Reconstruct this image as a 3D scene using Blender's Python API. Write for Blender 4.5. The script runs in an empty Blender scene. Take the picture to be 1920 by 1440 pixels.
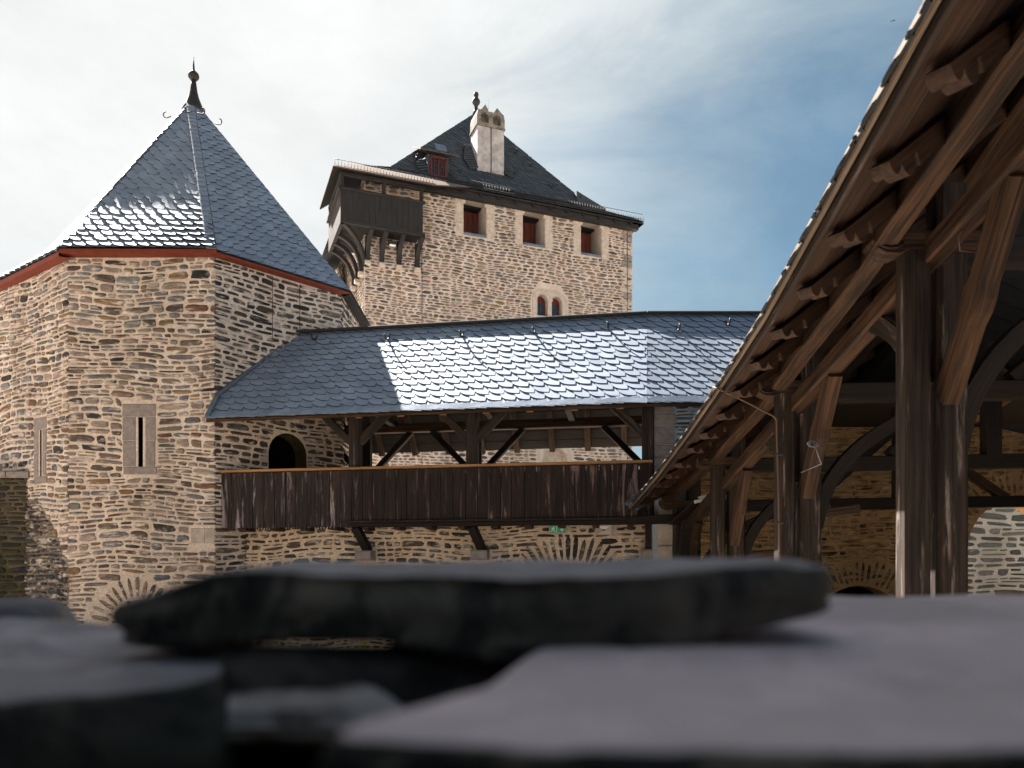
import bpy, bmesh, math, random
import numpy as np
from mathutils import Vector, noise
from mathutils.geometry import tessellate_polygon

R = math.radians
scene = bpy.context.scene
# ------------------------------------------------------------------ camera
CZ = 1.5                      # camera height above the courtyard
F = 1450.0                    # focal length in photo pixels (photo is 1920 wide)
U0, V0 = 960.0, 1080.0        # vanishing centre and horizon row
cam_d = bpy.data.cameras.new('camera')
cam = bpy.data.objects.new('camera', cam_d)
scene.collection.objects.link(cam)
scene.camera = cam
cam.location = (0, 0, CZ)
cam.rotation_euler = (R(90), 0, 0)
cam_d.sensor_width = 36.0
cam_d.lens = 36.0 * F / 1920.0
cam_d.shift_y = (V0 - 720.0) / 1920.0
cam_d.clip_start = 0.02
cam_d.clip_end = 3000
cam_d.dof.use_dof = True
cam_d.dof.focus_distance = 17.0
cam_d.dof.aperture_fstop = 2.6

# ------------------------------------------------------------------ light
SUN_AZ, SUN_EL = R(51), R(47)         # azimuth measured from -X towards +Y
SD = Vector((-math.cos(SUN_AZ) * math.cos(SUN_EL), math.sin(SUN_AZ) * math.cos(SUN_EL), math.sin(SUN_EL)))
sun_d = bpy.data.lights.new('sun', 'SUN')
sun_d.energy = 5.0
sun_d.angle = R(0.5)
sun_d.color = (1.0, 0.93, 0.84)
sun = bpy.data.objects.new('sun', sun_d)
scene.collection.objects.link(sun)
sun.rotation_euler = SD.to_track_quat('Z', 'Y').to_euler()
sun.location = (-20, 15, 30)

world = bpy.data.worlds.new('World')
scene.world = world
world.use_nodes = True
wn = world.node_tree.nodes
wl = world.node_tree.links
wn.clear()
SKY_K = 0.072


def build_world():
    out = wn.new('ShaderNodeOutputWorld')
    bg = wn.new('ShaderNodeBackground')
    bg.inputs['Strength'].default_value = SKY_K
    wl.new(bg.outputs[0], out.inputs[0])
    sky = wn.new('ShaderNodeTexSky')
    sky.sky_type = 'NISHITA'
    sky.sun_disc = False
    sky.sun_elevation = SUN_EL
    sky.sun_rotation = math.atan2(SD.x, SD.y)
    sky.air_density = 1.0
    sky.dust_density = 1.6
    sky.ozone_density = 1.5
    tc = wn.new('ShaderNodeTexCoord')
    # thin high cloud: denser towards the sun and towards the horizon
    dot = wn.new('ShaderNodeVectorMath'); dot.operation = 'DOT_PRODUCT'
    wl.new(tc.outputs['Generated'], dot.inputs[0])
    dot.inputs[1].default_value = SD
    mp = wn.new('ShaderNodeMapping')
    mp.inputs['Rotation'].default_value = (0.3, 0.5, 0.4)
    mp.inputs['Scale'].default_value = (1.5, 1.0, 3.2)
    wl.new(tc.outputs['Generated'], mp.inputs[0])
    nz = wn.new('ShaderNodeTexNoise')
    nz.inputs['Scale'].default_value = 1.9
    nz.inputs['Detail'].default_value = 10
    nz.inputs['Roughness'].default_value = 0.6
    nz.inputs['Distortion'].default_value = 0.6
    wl.new(mp.outputs[0], nz.inputs['Vector'])
    m1 = wn.new('ShaderNodeMapRange'); m1.interpolation_type = 'SMOOTHSTEP'
    m1.inputs['From Min'].default_value = 0.62
    m1.inputs['From Max'].default_value = 0.94
    wl.new(dot.outputs['Value'], m1.inputs['Value'])
    m2 = wn.new('ShaderNodeMapRange')
    m2.inputs['From Min'].default_value = 0.36
    m2.inputs['From Max'].default_value = 0.68
    m2.inputs['To Min'].default_value = 0.02
    m2.inputs['To Max'].default_value = 0.75
    m2.clamp = False
    wl.new(nz.outputs['Fac'], m2.inputs['Value'])
    sep = wn.new('ShaderNodeSeparateXYZ')
    wl.new(tc.outputs['Generated'], sep.inputs[0])
    m3 = wn.new('ShaderNodeMapRange'); m3.interpolation_type = 'SMOOTHSTEP'
    m3.inputs['From Min'].default_value = 0.0
    m3.inputs['From Max'].default_value = 0.42
    m3.inputs['To Min'].default_value = 0.5
    m3.inputs['To Max'].default_value = 0.0
    wl.new(sep.outputs['Z'], m3.inputs['Value'])
    m4 = wn.new('ShaderNodeMapRange'); m4.interpolation_type = 'SMOOTHSTEP'   # clearer sky away from the sun
    m4.inputs['From Min'].default_value = -0.6
    m4.inputs['From Max'].default_value = 0.35
    m4.inputs['To Min'].default_value = -0.45
    m4.inputs['To Max'].default_value = 0.0
    wl.new(dot.outputs['Value'], m4.inputs['Value'])
    a0 = wn.new('ShaderNodeMath'); a0.operation = 'ADD'
    wl.new(m4.outputs[0], a0.inputs[0]); wl.new(m2.outputs[0], a0.inputs[1])
    m2 = a0
    a1 = wn.new('ShaderNodeMath'); a1.operation = 'ADD'
    wl.new(m1.outputs[0], a1.inputs[0]); wl.new(m2.outputs[0], a1.inputs[1])
    a2 = wn.new('ShaderNodeMath'); a2.operation = 'ADD'; a2.use_clamp = True
    wl.new(a1.outputs[0], a2.inputs[0]); wl.new(m3.outputs[0], a2.inputs[1])
    cr = wn.new('ShaderNodeMix'); cr.data_type = 'RGBA'       # cloud colour
    cr.inputs['A'].default_value = (1.05, 1.34, 1.52, 1)
    cr.inputs['B'].default_value = (2.36, 2.4, 2.38, 1)
    wl.new(m1.outputs[0], cr.inputs['Factor'])
    mulk = wn.new('ShaderNodeMix'); mulk.data_type = 'RGBA'; mulk.blend_type = 'MULTIPLY'
    mulk.inputs['Factor'].default_value = 1
    wl.new(sky.outputs[0], mulk.inputs['A'])
    mulk.inputs['B'].default_value = (0.23, 0.28, 0.26, 1)
    mx = wn.new('ShaderNodeMix'); mx.data_type = 'RGBA'
    wl.new(a2.outputs[0], mx.inputs['Factor'])
    wl.new(mulk.outputs['Result'], mx.inputs['A'])
    wl.new(cr.outputs['Result'], mx.inputs['B'])
    nz2 = wn.new('ShaderNodeTexNoise')
    nz2.inputs['Scale'].default_value = 3.2
    nz2.inputs['Detail'].default_value = 9
    nz2.inputs['Roughness'].default_value = 0.62
    wl.new(mp.outputs[0], nz2.inputs['Vector'])
    m5 = wn.new('ShaderNodeMapRange')
    m5.inputs['From Min'].default_value = 0.3; m5.inputs['From Max'].default_value = 0.7
    m5.inputs['To Min'].default_value = 0.9; m5.inputs['To Max'].default_value = 1.06
    wl.new(nz2.outputs['Fac'], m5.inputs['Value'])
    vm = wn.new('ShaderNodeVectorMath'); vm.operation = 'SCALE'
    wl.new(mx.outputs['Result'], vm.inputs[0]); wl.new(m5.outputs[0], vm.inputs['Scale'])
    wl.new(vm.outputs[0], bg.inputs['Color'])


build_world()
vs = scene.view_settings
vs.view_transform = 'Standard'
vs.look = 'None'
vs.exposure = 2.5
vs.gamma = 1
vs.use_curve_mapping = False
scene.cycles.max_bounces = 8
scene.cycles.diffuse_bounces = 5
scene.cycles.use_denoising = True


# ------------------------------------------------------------------ helpers
def V(*a):
    return Vector(a)


def P(u, v, Y):
    """point at depth Y seen at photo pixel (u, v)"""
    return Vector(((u - U0) / F * Y, Y, CZ + (V0 - v) / F * Y))


def W(x, y, z):
    """camera-relative height -> world"""
    return Vector((x, y, z + CZ))


class MB:
    def __init__(s):
        s.v = []; s.f = []; s.m = []; s.wc = []; s.col = []; s.sm = []

    def add(s, verts, faces, mat=0, wc=None, col=(1, 1, 1), smooth=False):
        b = len(s.v)
        s.v.extend([tuple(p) for p in verts])
        s.wc.extend(wc if wc is not None else [(0, 0, 0)] * len(verts))
        s.col.extend([col] * len(verts))
        for f in faces:
            s.f.append(tuple(b + i for i in f)); s.m.append(mat); s.sm.append(smooth)

    def beam(s, p0, p1, w, h, up=(0, 0, 1), ch=0.012, mat=0, col=(1, 1, 1), bow=0.0, n=1, taper=1.0):
        """chamfered timber from p0 to p1; w across, h along up; bow bends it along up"""
        p0 = Vector(p0); p1 = Vector(p1)
        d = p1 - p0; L = d.length; d.normalize()
        up = Vector(up)
        x = d.cross(up)
        if x.length < 1e-4:
            up = Vector((0, 1, 0)); x = d.cross(up)
        x.normalize(); y = x.cross(d).normalized()
        seed = Vector((random.random() * 50, random.random() * 50, random.random() * 50))
        a, b = w / 2, h / 2
        c = min(ch, a * .6, b * .6)
        prof = [(-a + c, -b), (a - c, -b), (a, -b + c), (a, b - c), (a - c, b), (-a + c, b), (-a, b - c), (-a, -b + c)]
        vs_ = []; wc = []
        for i in range(n + 1):
            t = i / n
            o = p0 + d * (L * t) + y * (bow * 4 * t * (1 - t))
            k = 1 + (taper - 1) * t
            for (q, r) in prof:
                vs_.append(o + x * q * k + y * r * k)
                wc.append((seed.x + L * t, seed.y + q, seed.z + r))
        fs = []
        for i in range(n):
            for j in range(8):
                k2 = (j + 1) % 8
                fs.append((i * 8 + j, i * 8 + k2, (i + 1) * 8 + k2, (i + 1) * 8 + j))
        fs.append(tuple(range(7, -1, -1)))
        fs.append(tuple(n * 8 + j for j in range(8)))
        s.add(vs_, fs, mat, wc, col)

    def prism(s, pts, depth, mat=0, col=(1, 1, 1), wcdir=None):
        """pts: planar world polygon (list), extruded by vector depth; wood grain along wcdir"""
        pts = [Vector(p) for p in pts]; depth = Vector(depth)
        n = len(pts)
        tri = tessellate_polygon([pts])
        vs_ = pts + [p + depth for p in pts]
        sd = random.random() * 50
        wc = None
        if wcdir is not None:
            g = Vector(wcdir).normalized(); k = depth.normalized(); c = g.cross(k)
            wc = [(sd + p.dot(g), sd + p.dot(c), sd + p.dot(k)) for p in vs_]
        nn = Vector((0, 0, 0))
        for i in range(n):
            nn += pts[i].cross(pts[(i + 1) % n])
        fl = nn.dot(depth) > 0
        fs = []
        for t in tri:
            a = (pts[t[1]] - pts[t[0]]).cross(pts[t[2]] - pts[t[0]]).dot(depth) > 0
            t1 = tuple(reversed(t)) if a else tuple(t)
            fs.append(t1)
            fs.append(tuple(n + q for q in reversed(t1)))
        for i in range(n):
            j = (i + 1) % n
            fs.append((i, j, n + j, n + i) if fl else (j, i, n + i, n + j))
        s.add(vs_, fs, mat, wc, col)

    def box(s, c, dx, dy, dz, mat=0, ch=0.008, ang=0.0, col=(1, 1, 1)):
        """axis box centred at c (rotated about z by ang)"""
        c = Vector(c)
        ax = Vector((math.cos(ang), math.sin(ang), 0))
        s.beam(c - ax * dx / 2, c + ax * dx / 2, dy, dz, ch=ch, mat=mat, col=col)

    def tube(s, pts, r, mat=0, k=8, rr=None, col=(1, 1, 1)):
        pts = [Vector(p) for p in pts]
        vs_ = []; fs = []
        prev = None
        for i, p in enumerate(pts):
            d = (pts[min(i + 1, len(pts) - 1)] - pts[max(i - 1, 0)]).normalized()
            if prev is None:
                a = Vector((0, 0, 1)) if abs(d.z) < .9 else Vector((1, 0, 0))
                x = d.cross(a).normalized()
            else:
                x = (prev - d * prev.dot(d)).normalized()
            prev = x; y = d.cross(x)
            q = rr[i] if rr else r
            for j in range(k):
                t = 2 * math.pi * j / k
                vs_.append(p + x * math.cos(t) * q + y * math.sin(t) * q)
        for i in range(len(pts) - 1):
            for j in range(k):
                j2 = (j + 1) % k
                fs.append((i * k + j, i * k + j2, (i + 1) * k + j2, (i + 1) * k + j))
        fs.append(tuple(range(k - 1, -1, -1)))
        fs.append(tuple((len(pts) - 1) * k + j for j in range(k)))
        s.add(vs_, fs, mat, None, col, True)

    def lathe(s, c, prof, k=24, mat=0):
        """prof: list of (radius, z) about vertical axis at c"""
        c = Vector(c)
        s.tube([c + V(0, 0, z) for r, z in prof], 0, mat, k, [max(r, .001) for r, z in prof])

    def flat(s, pts, holes=(), mat=0, n=None, col=(1, 1, 1)):
        polys = [[Vector(p) for p in pts]] + [[Vector(p) for p in h] for h in holes]
        allp = [p for q in polys for p in q]
        tri = tessellate_polygon(polys)
        fs = []
        for t in tri:
            a, b, c = (allp[i] for i in t)
            cr_ = (b - a).cross(c - a)
            if cr_.length < 1e-9:
                continue
            if n is not None and cr_.dot(n) < 0:
                t = (t[0], t[2], t[1])
            fs.append(tuple(t))
        s.add(allp, fs, mat, None, col)

    def build(s, name, mats, parent=None, origin=None):
        me = bpy.data.meshes.new(name)
        o = bpy.data.objects.new(name, me)
        scene.collection.objects.link(o)
        root = parent
        off = Vector((0, 0, 0))
        while root is not None:
            off += Vector(root.location); root = root.parent
        if parent is None and origin is not None:
            off = Vector(origin); o.location = off
        va = np.array(s.v, dtype=np.float32).reshape(-1, 3) - np.array(off, dtype=np.float32)
        me.from_pydata(va.tolist(), [], s.f)
        if not isinstance(mats, (list, tuple)):
            mats = [mats]
        for m in mats:
            me.materials.append(m)
        me.polygons.foreach_set('material_index', s.m)
        me.polygons.foreach_set('use_smooth', s.sm)
        if s.wc:
            a = me.attributes.new('wc', 'FLOAT_VECTOR', 'POINT')
            a.data.foreach_set('vector', np.array(s.wc, dtype=np.float32).ravel())
            a = me.attributes.new('tint', 'FLOAT_COLOR', 'POINT')
            c4 = np.ones((len(s.col), 4), dtype=np.float32); c4[:, :3] = s.col
            a.data.foreach_set('color', c4.ravel())
        me.update()
        if parent is not None:
            o.parent = parent
        return o


def tag(o, label=None, cat=None, group=None, kind=None):
    if label: o['label'] = label
    if cat: o['category'] = cat
    if group: o['group'] = group
    if kind: o['kind'] = kind
    return o


def thing(name, label, cat, loc, group=None):
    o = bpy.data.objects.new(name, None)
    o.empty_display_size = .3
    scene.collection.objects.link(o)
    o.location = loc
    return tag(o, label, cat, group)


# ------------------------------------------------------------------ materials
def new_mat(name):
    m = bpy.data.materials.new(name)
    m.use_nodes = True
    nt = m.node_tree
    b = nt.nodes['Principled BSDF']
    return m, nt, b


def N(nt, t, **kw):
    n = nt.nodes.new(t)
    for k, v in kw.items():
        if k in n.inputs:
            n.inputs[k].default_value = v
        else:
            setattr(n, k, v)
    return n


def mixc(nt, fac, a, b, mode='MIX'):
    m = nt.nodes.new('ShaderNodeMix'); m.data_type = 'RGBA'; m.blend_type = mode
    for s_, x in (('Factor', fac), ('A', a), ('B', b)):
        if hasattr(x, 'is_linked') or isinstance(x, bpy.types.NodeSocket):
            nt.links.new(x, m.inputs[s_])
        elif s_ == 'Factor':
            m.inputs[s_].default_value = x
        else:
            m.inputs[s_].default_value = (*x, 1)
    return m.outputs['Result']


def noise_n(nt, vec, scale, detail=5, rough=.6, dist=0):
    n = nt.nodes.new('ShaderNodeTexNoise')
    n.inputs['Scale'].default_value = scale
    n.inputs['Detail'].default_value = detail
    n.inputs['Roughness'].default_value = rough
    n.inputs['Distortion'].default_value = dist
    if vec is not None: nt.links.new(vec, n.inputs['Vector'])
    return n.outputs['Fac']


def rng(nt, x, a, b, c=0, d=1, smooth=True):
    n = nt.nodes.new('ShaderNodeMapRange')
    if smooth: n.interpolation_type = 'SMOOTHSTEP'
    nt.links.new(x, n.inputs['Value'])
    n.inputs['From Min'].default_value = a; n.inputs['From Max'].default_value = b
    n.inputs['To Min'].default_value = c; n.inputs['To Max'].default_value = d
    return n.outputs['Result']


def bump(nt, b, h, strength, dist=.02, prev=None):
    n = nt.nodes.new('ShaderNodeBump')
    n.inputs['Strength'].default_value = strength
    n.inputs['Distance'].default_value = dist
    nt.links.new(h, n.inputs['Height'])
    if prev is not None: nt.links.new(prev, n.inputs['Normal'])
    if b is not None: nt.links.new(n.outputs[0], b.inputs['Normal'])
    return n.outputs[0]


def coord(nt, scale=(1, 1, 1), kind='Object'):
    tc = nt.nodes.new('ShaderNodeTexCoord')
    mp = nt.nodes.new('ShaderNodeMapping')
    mp.inputs['Scale'].default_value = scale
    nt.links.new(tc.outputs[kind], mp.inputs[0])
    return mp.outputs[0]


def attr(nt, name, scale=None):
    a = nt.nodes.new('ShaderNodeAttribute'); a.attribute_name = name
    if scale is None:
        return a.outputs['Vector']
    mp = nt.nodes.new('ShaderNodeMapping'); mp.inputs['Scale'].default_value = scale
    nt.links.new(a.outputs['Vector'], mp.inputs[0])
    return mp.outputs[0]


def acol(nt, name='tint'):
    a = nt.nodes.new('ShaderNodeAttribute'); a.attribute_name = name
    return a.outputs['Color']


def mat_mortar(name, c1, c2, moss_or_shade=None):
    m, nt, b = new_mat(name)
    co = coord(nt)
    n1 = noise_n(nt, co, 1.1, 6, .6)
    n2 = noise_n(nt, co, 26, 6, .7)
    n3 = noise_n(nt, co, 7, 5, .6)
    c = mixc(nt, rng(nt, n1, .35, .65), c1, c2)
    n4 = noise_n(nt, coord(nt, (1, 1, .35)), .8, 5, .65)
    c = mixc(nt, rng(nt, n4, .45, .72, 0, .5), c, (c2[0] * .62, c2[1] * .6, c2[2] * .6))
    c = mixc(nt, rng(nt, n2, .3, .75), c, mixc(nt, 1.0, c, (.62, .58, .54), 'MULTIPLY'))
    c = mixc(nt, rng(nt, n3, .58, .72, 0, .6), c, (c1[0] * .45, c1[1] * .4, c1[2] * .36))
    if moss_or_shade:
        c = mixc(nt, rng(nt, noise_n(nt, co, 1.6, 6), .45, .6, 0, .8), c, moss_or_shade)
    nt.links.new(c, b.inputs['Base Color'])
    b.inputs['Roughness'].default_value = .95
    b.inputs['Specular IOR Level'].default_value = .15
    bn = bump(nt, None, n3, .6, .03)
    bump(nt, b, n2, .6, .012, bn)
    return m


def mat_stone(name, smear, amt=.5, dark=1.0):
    m, nt, b = new_mat(name)
    co = coord(nt)
    base = acol(nt)
    co2 = coord(nt, (1, 1, 3.2))
    n1 = noise_n(nt, co2, 7, 7, .65, .4)
    n2 = noise_n(nt, co, 45, 5, .7)
    n3 = noise_n(nt, co2, 3.0, 4, .6)
    c = mixc(nt, rng(nt, n1, .3, .7), mixc(nt, 1.0, base, (.62, .62, .66), 'MULTIPLY'), mixc(nt, 1.0, base, (1.3, 1.26, 1.2), 'MULTIPLY'))
    c = mixc(nt, rng(nt, n2, .35, .7, 0, .4), c, mixc(nt, 1.0, c, (.5, .5, .5), 'MULTIPLY'))
    n4 = noise_n(nt, coord(nt, (1, 1, .45)), .7, 4, .6)
    c = mixc(nt, rng(nt, n4, .4, .7, 0, .55), c, mixc(nt, 1.0, c, (.55, .53, .52), 'MULTIPLY'))
    # lime smeared over the stones
    mx = rng(nt, n3, .66 - .2 * amt, .86 - .2 * amt, 0, .85)
    c = mixc(nt, mx, c, smear)
    nt.links.new(c, b.inputs['Base Color'])
    b.inputs['Roughness'].default_value = .85
    b.inputs['Specular IOR Level'].default_value = .25
    bn = bump(nt, None, n1, .7, .02)
    bump(nt, b, n2, .45, .008, bn)
    return m


def mat_wood(name, dark, light, grey=None, gamt=.0, rough=.75, crack=1.0, tint=False):
    m, nt, b = new_mat(name)
    g1 = noise_n(nt, attr(nt, 'wc', (.9, 22, 22)), 1.6, 7, .65, .35)
    g2 = noise_n(nt, attr(nt, 'wc', (.5, 60, 60)), 1.0, 4, .6)
    lo = noise_n(nt, attr(nt, 'wc', (1, 3, 3)), 1.3, 4, .6)
    c = mixc(nt, rng(nt, g1, .36, .66), dark, light)
    c = mixc(nt, rng(nt, lo, .3, .7, 0, .6), c, mixc(nt, 1.0, c, (.5, .5, .52), 'MULTIPLY'))
    if grey:
        k = noise_n(nt, attr(nt, 'wc', (.7, 7, 7)), 1.1, 6, .7, .5)
        c = mixc(nt, rng(nt, k, .62 - gamt * .3, .8 - gamt * .3, 0, .8), c, grey)
    c = mixc(nt, rng(nt, g2, .62, .7, 0, .8 * crack), c, (dark[0] * .25, dark[1] * .25, dark[2] * .25))
    if tint:
        c = mixc(nt, 1.0, c, acol(nt), 'MULTIPLY')
    nt.links.new(c, b.inputs['Base Color'])
    b.inputs['Roughness'].default_value = rough
    b.inputs['Specular IOR Level'].default_value = .3
    bn = bump(nt, None, g1, .45, .01)
    bump(nt, b, g2, .5, .006, bn)
    return m


def mat_slate(name, base, rough=.42, spec=.8, metal=.0):
    m, nt, b = new_mat(name)
    co = coord(nt)
    n1 = noise_n(nt, co, 2.2, 6, .65)
    n2 = noise_n(nt, co, 30, 6, .65)
    c = mixc(nt, 1.0, base, acol(nt), 'MULTIPLY')
    c = mixc(nt, rng(nt, n1, .35, .7), c, mixc(nt, 1.0, c, (1.35, 1.3, 1.25), 'MULTIPLY'))
    c = mixc(nt, rng(nt, n2, .6, .75, 0, .5), c, mixc(nt, 1.0, c, (.5, .5, .52), 'MULTIPLY'))
    nt.links.new(c, b.inputs['Base Color'])
    r = rng(nt, n2, .3, .7, rough - .07, rough + .09)
    nt.links.new(r, b.inputs['Roughness'])
    b.inputs['Specular IOR Level'].default_value = spec
    b.inputs['Metallic'].default_value = metal
    bump(nt, b, n2, .25, .006)
    return m


def mat_plain(name, col, rough=.6, metal=0, spec=.5, nscale=12, amt=.35, bmp=.1):
    m, nt, b = new_mat(name)
    co = coord(nt)
    n1 = noise_n(nt, co, nscale, 6, .65)
    c = mixc(nt, rng(nt, n1, .3, .7), col, tuple(x * (1 - amt) for x in col))
    nt.links.new(c, b.inputs['Base Color'])
    b.inputs['Roughness'].default_value = rough
    b.inputs['Metallic'].default_value = metal
    b.inputs['Specular IOR Level'].default_value = spec
    if bmp: bump(nt, b, n1, bmp, .01)
    return m


M = {}
M['mortar'] = mat_mortar('lime_mortar', (.84, .72, .64), (.72, .60, .52))
M['mortar_tower'] = mat_mortar('tower_mortar', (.70, .60, .54), (.58, .49, .44))
M['mortar_gallery'] = mat_mortar('warm_lime_mortar', (.80, .65, .51), (.68, .51, .37))
M['mortar_hall'] = mat_mortar('ochre_mortar', (.60, .41, .22), (.47, .31, .165))
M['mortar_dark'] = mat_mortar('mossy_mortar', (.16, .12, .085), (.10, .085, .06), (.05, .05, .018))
M['mortar_pale'] = mat_mortar('pale_grey_mortar', (.46, .54, .62), (.36, .43, .50))  # bluish: cool sky light put into the mortar colour
M['stone'] = mat_stone('rubble_stone', (.70, .60, .53), .85)
M['stone_tower'] = mat_stone('tower_rubble', (.50, .39, .31), .6)
M['stone_hall'] = mat_stone('hall_rubble', (.50, .34, .18), 1.2)
M['stone_dark'] = mat_stone('mossy_rubble', (.07, .06, .035), .4)  # dark mossy tone of the side wall stones
M['stone_pale'] = mat_stone('grey_rubble', (.42, .49, .56), .4)  # blue sky light tinted into this stone as well
M['dressed'] = mat_plain('dressed_trachyte', (.30, .255, .24), .9, 0, .2, 9, .35, .4)
M['dressed_warm'] = mat_plain('dressed_sandstone', (.52, .44, .38), .9, 0, .2, 6, .3, .3)
M['plaster'] = mat_plain('weathered_plaster', (.52, .48, .48), .9, 0, .2, 2.5, .45, .15)
M['plaster_cap'] = mat_plain('mossy_plaster', (.24, .22, .19), .9, 0, .2, 3, .6, .2)
M['slate'] = mat_slate('natural_slate', (.205, .25, .325), .7, .35, .36)
M['slate_tower'] = mat_slate('dark_tower_slate', (.045, .055, .068), .6, .25)
M['under'] = mat_plain('roofing_felt', (.02, .022, .028), .9)
M['lead'] = mat_plain('lead_flashing', (.20, .25, .31), .45, .6, .5, 5, .4, .1)
M['red'] = mat_plain('red_painted_board', (.20, .035, .015), .6, 0, .4, 6, .3, .05)
M['shutter'] = mat_wood('red_brown_shutter', (.10, .025, .018), (.15, .04, .028), rough=.7)
M['redframe'] = mat_plain('red_window_frame', (.13, .022, .015), .5, 0, .4)
M['metal'] = mat_plain('dark_iron', (.03, .024, .022), .65, .2)
M['copper'] = mat_plain('aged_copper', (.15, .09, .06), .55, .4)
M['black'] = mat_plain('dark_void', (.006, .005, .005), .9, 0, .05)
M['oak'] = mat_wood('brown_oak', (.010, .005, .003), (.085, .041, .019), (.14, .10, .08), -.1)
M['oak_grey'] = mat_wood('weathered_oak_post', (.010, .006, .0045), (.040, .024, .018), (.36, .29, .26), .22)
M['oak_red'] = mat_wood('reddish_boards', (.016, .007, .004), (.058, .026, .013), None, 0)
M['oak_dark'] = mat_wood('dark_oak', (.008, .005, .004), (.018, .012, .009), (.10, .075, .065), -.25)  # darkest of the oak tones
M['plank'] = mat_wood('weathered_planks', (.007, .005, .0045), (.028, .016, .012), (.26, .21, .20), .3, tint=True)
M['dark_wood'] = mat_wood('blackened_wood', (.012, .011, .012), (.03, .027, .028))
M['new_wood'] = mat_wood('new_pine', (.30, .14, .05), (.46, .24, .10), rough=.6, crack=.3)
M['rafter_lit'] = mat_wood('lit_rafter_pine', (.18, .075, .03), (.42, .19, .08), rough=.7)  # orange light on the rafters put into their wood colour
M['fascia'] = mat_wood('grey_fascia', (.09, .065, .048), (.17, .125, .09), (.26, .21, .17), .1)


M['slate_edge'] = mat_plain('shaded_slate_edge', (.035, .04, .05), .8, 0, .2)  # shadow lines between the slates put into the edge colour


def mat_glass():
    m, nt, b = new_mat('window_glass')
    b.inputs['Base Color'].default_value = (.02, .045, .06, 1)
    b.inputs['Roughness'].default_value = .12
    b.inputs['Specular IOR Level'].default_value = .8
    bump(nt, b, noise_n(nt, coord(nt), 6, 3), .15, .02)
    return m


M['glass'] = mat_glass()


# ------------------------------------------------------------------ masonry
PAL_WARM = [((.20, .152, .125), 5), ((.30, .235, .20), 6), ((.24, .165, .10), 2), ((.11, .088, .076), 4), ((.155, .155, .17), 4),
            ((.05, .045, .043), 1.5), ((.34, .28, .245), 4), ((.225, .215, .225), 3), ((.18, .10, .065), 1.0)]
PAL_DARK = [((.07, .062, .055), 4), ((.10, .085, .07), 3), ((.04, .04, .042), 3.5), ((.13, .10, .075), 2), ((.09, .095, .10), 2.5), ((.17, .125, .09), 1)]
PAL_TOWER = [((.22, .172, .135), 4), ((.16, .135, .11), 4), ((.25, .18, .11), 3), ((.12, .105, .09), 3), ((.175, .175, .175), 3), ((.08, .068, .062), 1.4), ((.30, .24, .20), 3)]
PAL_HALL = [((.24, .16, .085), 4), ((.15, .10, .055), 2), ((.30, .20, .105), 4), ((.05, .04, .03), 1.2), ((.20, .135, .075), 2)]
PAL_BLUE = [((.11, .145, .185), 4), ((.07, .095, .125), 3), ((.15, .175, .20), 3), ((.12, .115, .11), 1.5), ((.045, .06, .07), 1)]
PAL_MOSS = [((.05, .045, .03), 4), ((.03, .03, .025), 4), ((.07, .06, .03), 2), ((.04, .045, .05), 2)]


def pick(pal, rg):
    t = sum(w for c, w in pal) * rg.random()
    for c, w in pal:
        t -= w
        if t <= 0: break
    k = .82 + .36 * rg.random()
    return tuple(x * k * (.95 + .1 * rg.random()) for x in c)


def stone(mb, O, Uv, Vv, Nn, ca, cb, wa, wb, rg, pal, mat=1, ang=0.0, K=12, hgt=.014, e=3.4, irr=.1, warp=None):
    col = pick(pal, rg)
    ph = [rg.random() * 6.28 for _ in range(4)]
    ca_, sa_ = math.cos(ang), math.sin(ang)
    sk = (rg.random() - .5) * .5 * (wb / max(wa, .01))
    tp = (rg.random() - .5) * .35
    rings = [(1.0, -.008), (.95, hgt * .75), (.72, hgt)] if K > 9 else [(1.0, -.008), (.88, hgt)]
    base = []
    for k in range(K):
        t = 2 * math.pi * (k + .5) / K
        c, s = math.cos(t), math.sin(t)
        r = (abs(c) ** e + abs(s) ** e) ** (-1 / e)
        r *= 1 + irr * (.6 * math.sin(2 * t + ph[0]) + .5 * math.sin(3 * t + ph[1]) + .35 * math.sin(5 * t + ph[2]) + .4 * (rg.random() - .5))
        x = c * r * wa; y = s * r * wb * (1 + tp * c)
        x += y * sk * 2
        base.append((min(max(x, -wa * 1.06), wa * 1.06), min(max(y, -wb * 1.06), wb * 1.06)))
    vs_ = []; tl = (rg.random() - .5) * hgt * .8
    for (q, h) in rings:
        for (x, y) in base:
            X = x * q; Y = y * q
            a = ca + X * ca_ - Y * sa_; b = cb + X * sa_ + Y * ca_
            if warp: b += warp(a, b)
            hh = h + (tl * Y / max(wb, .01) + (rg.random() - .5) * hgt * .5 if h > 0 else 0)
            vs_.append(O + Uv * a + Vv * b + Nn * hh)
    fs = []
    nr = len(rings)
    for i in range(nr - 1):
        for k in range(K):
            k2 = (k + 1) % K
            fs.append((i * K + k, i * K + k2, (i + 1) * K + k2, (i + 1) * K + k))
    fs.append(tuple((nr - 1) * K + k for k in range(K)))
    mb.add(vs_, fs, mat, None, col, True)


def spans(poly, y):
    xs = []
    n = len(poly)
    for i in range(n):
        (x0, y0), (x1, y1) = poly[i], poly[(i + 1) % n]
        if (y0 <= y < y1) or (y1 <= y < y0):
            xs.append(x0 + (y - y0) / (y1 - y0) * (x1 - x0))
    xs.sort()
    return [(xs[i], xs[i + 1]) for i in range(0, len(xs) - 1, 2)]


def inter(A, B):
    return [(max(a, c), min(b, d)) for a, b in A for c, d in B if min(b, d) > max(a, c)]


def minus(A, B):
    out = A
    for c, d in B:
        nx = []
        for a, b in out:
            if d <= a or c >= b: nx.append((a, b))
            else:
                if c > a: nx.append((a, c))
                if d < b: nx.append((d, b))
        out = nx
    return out


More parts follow.
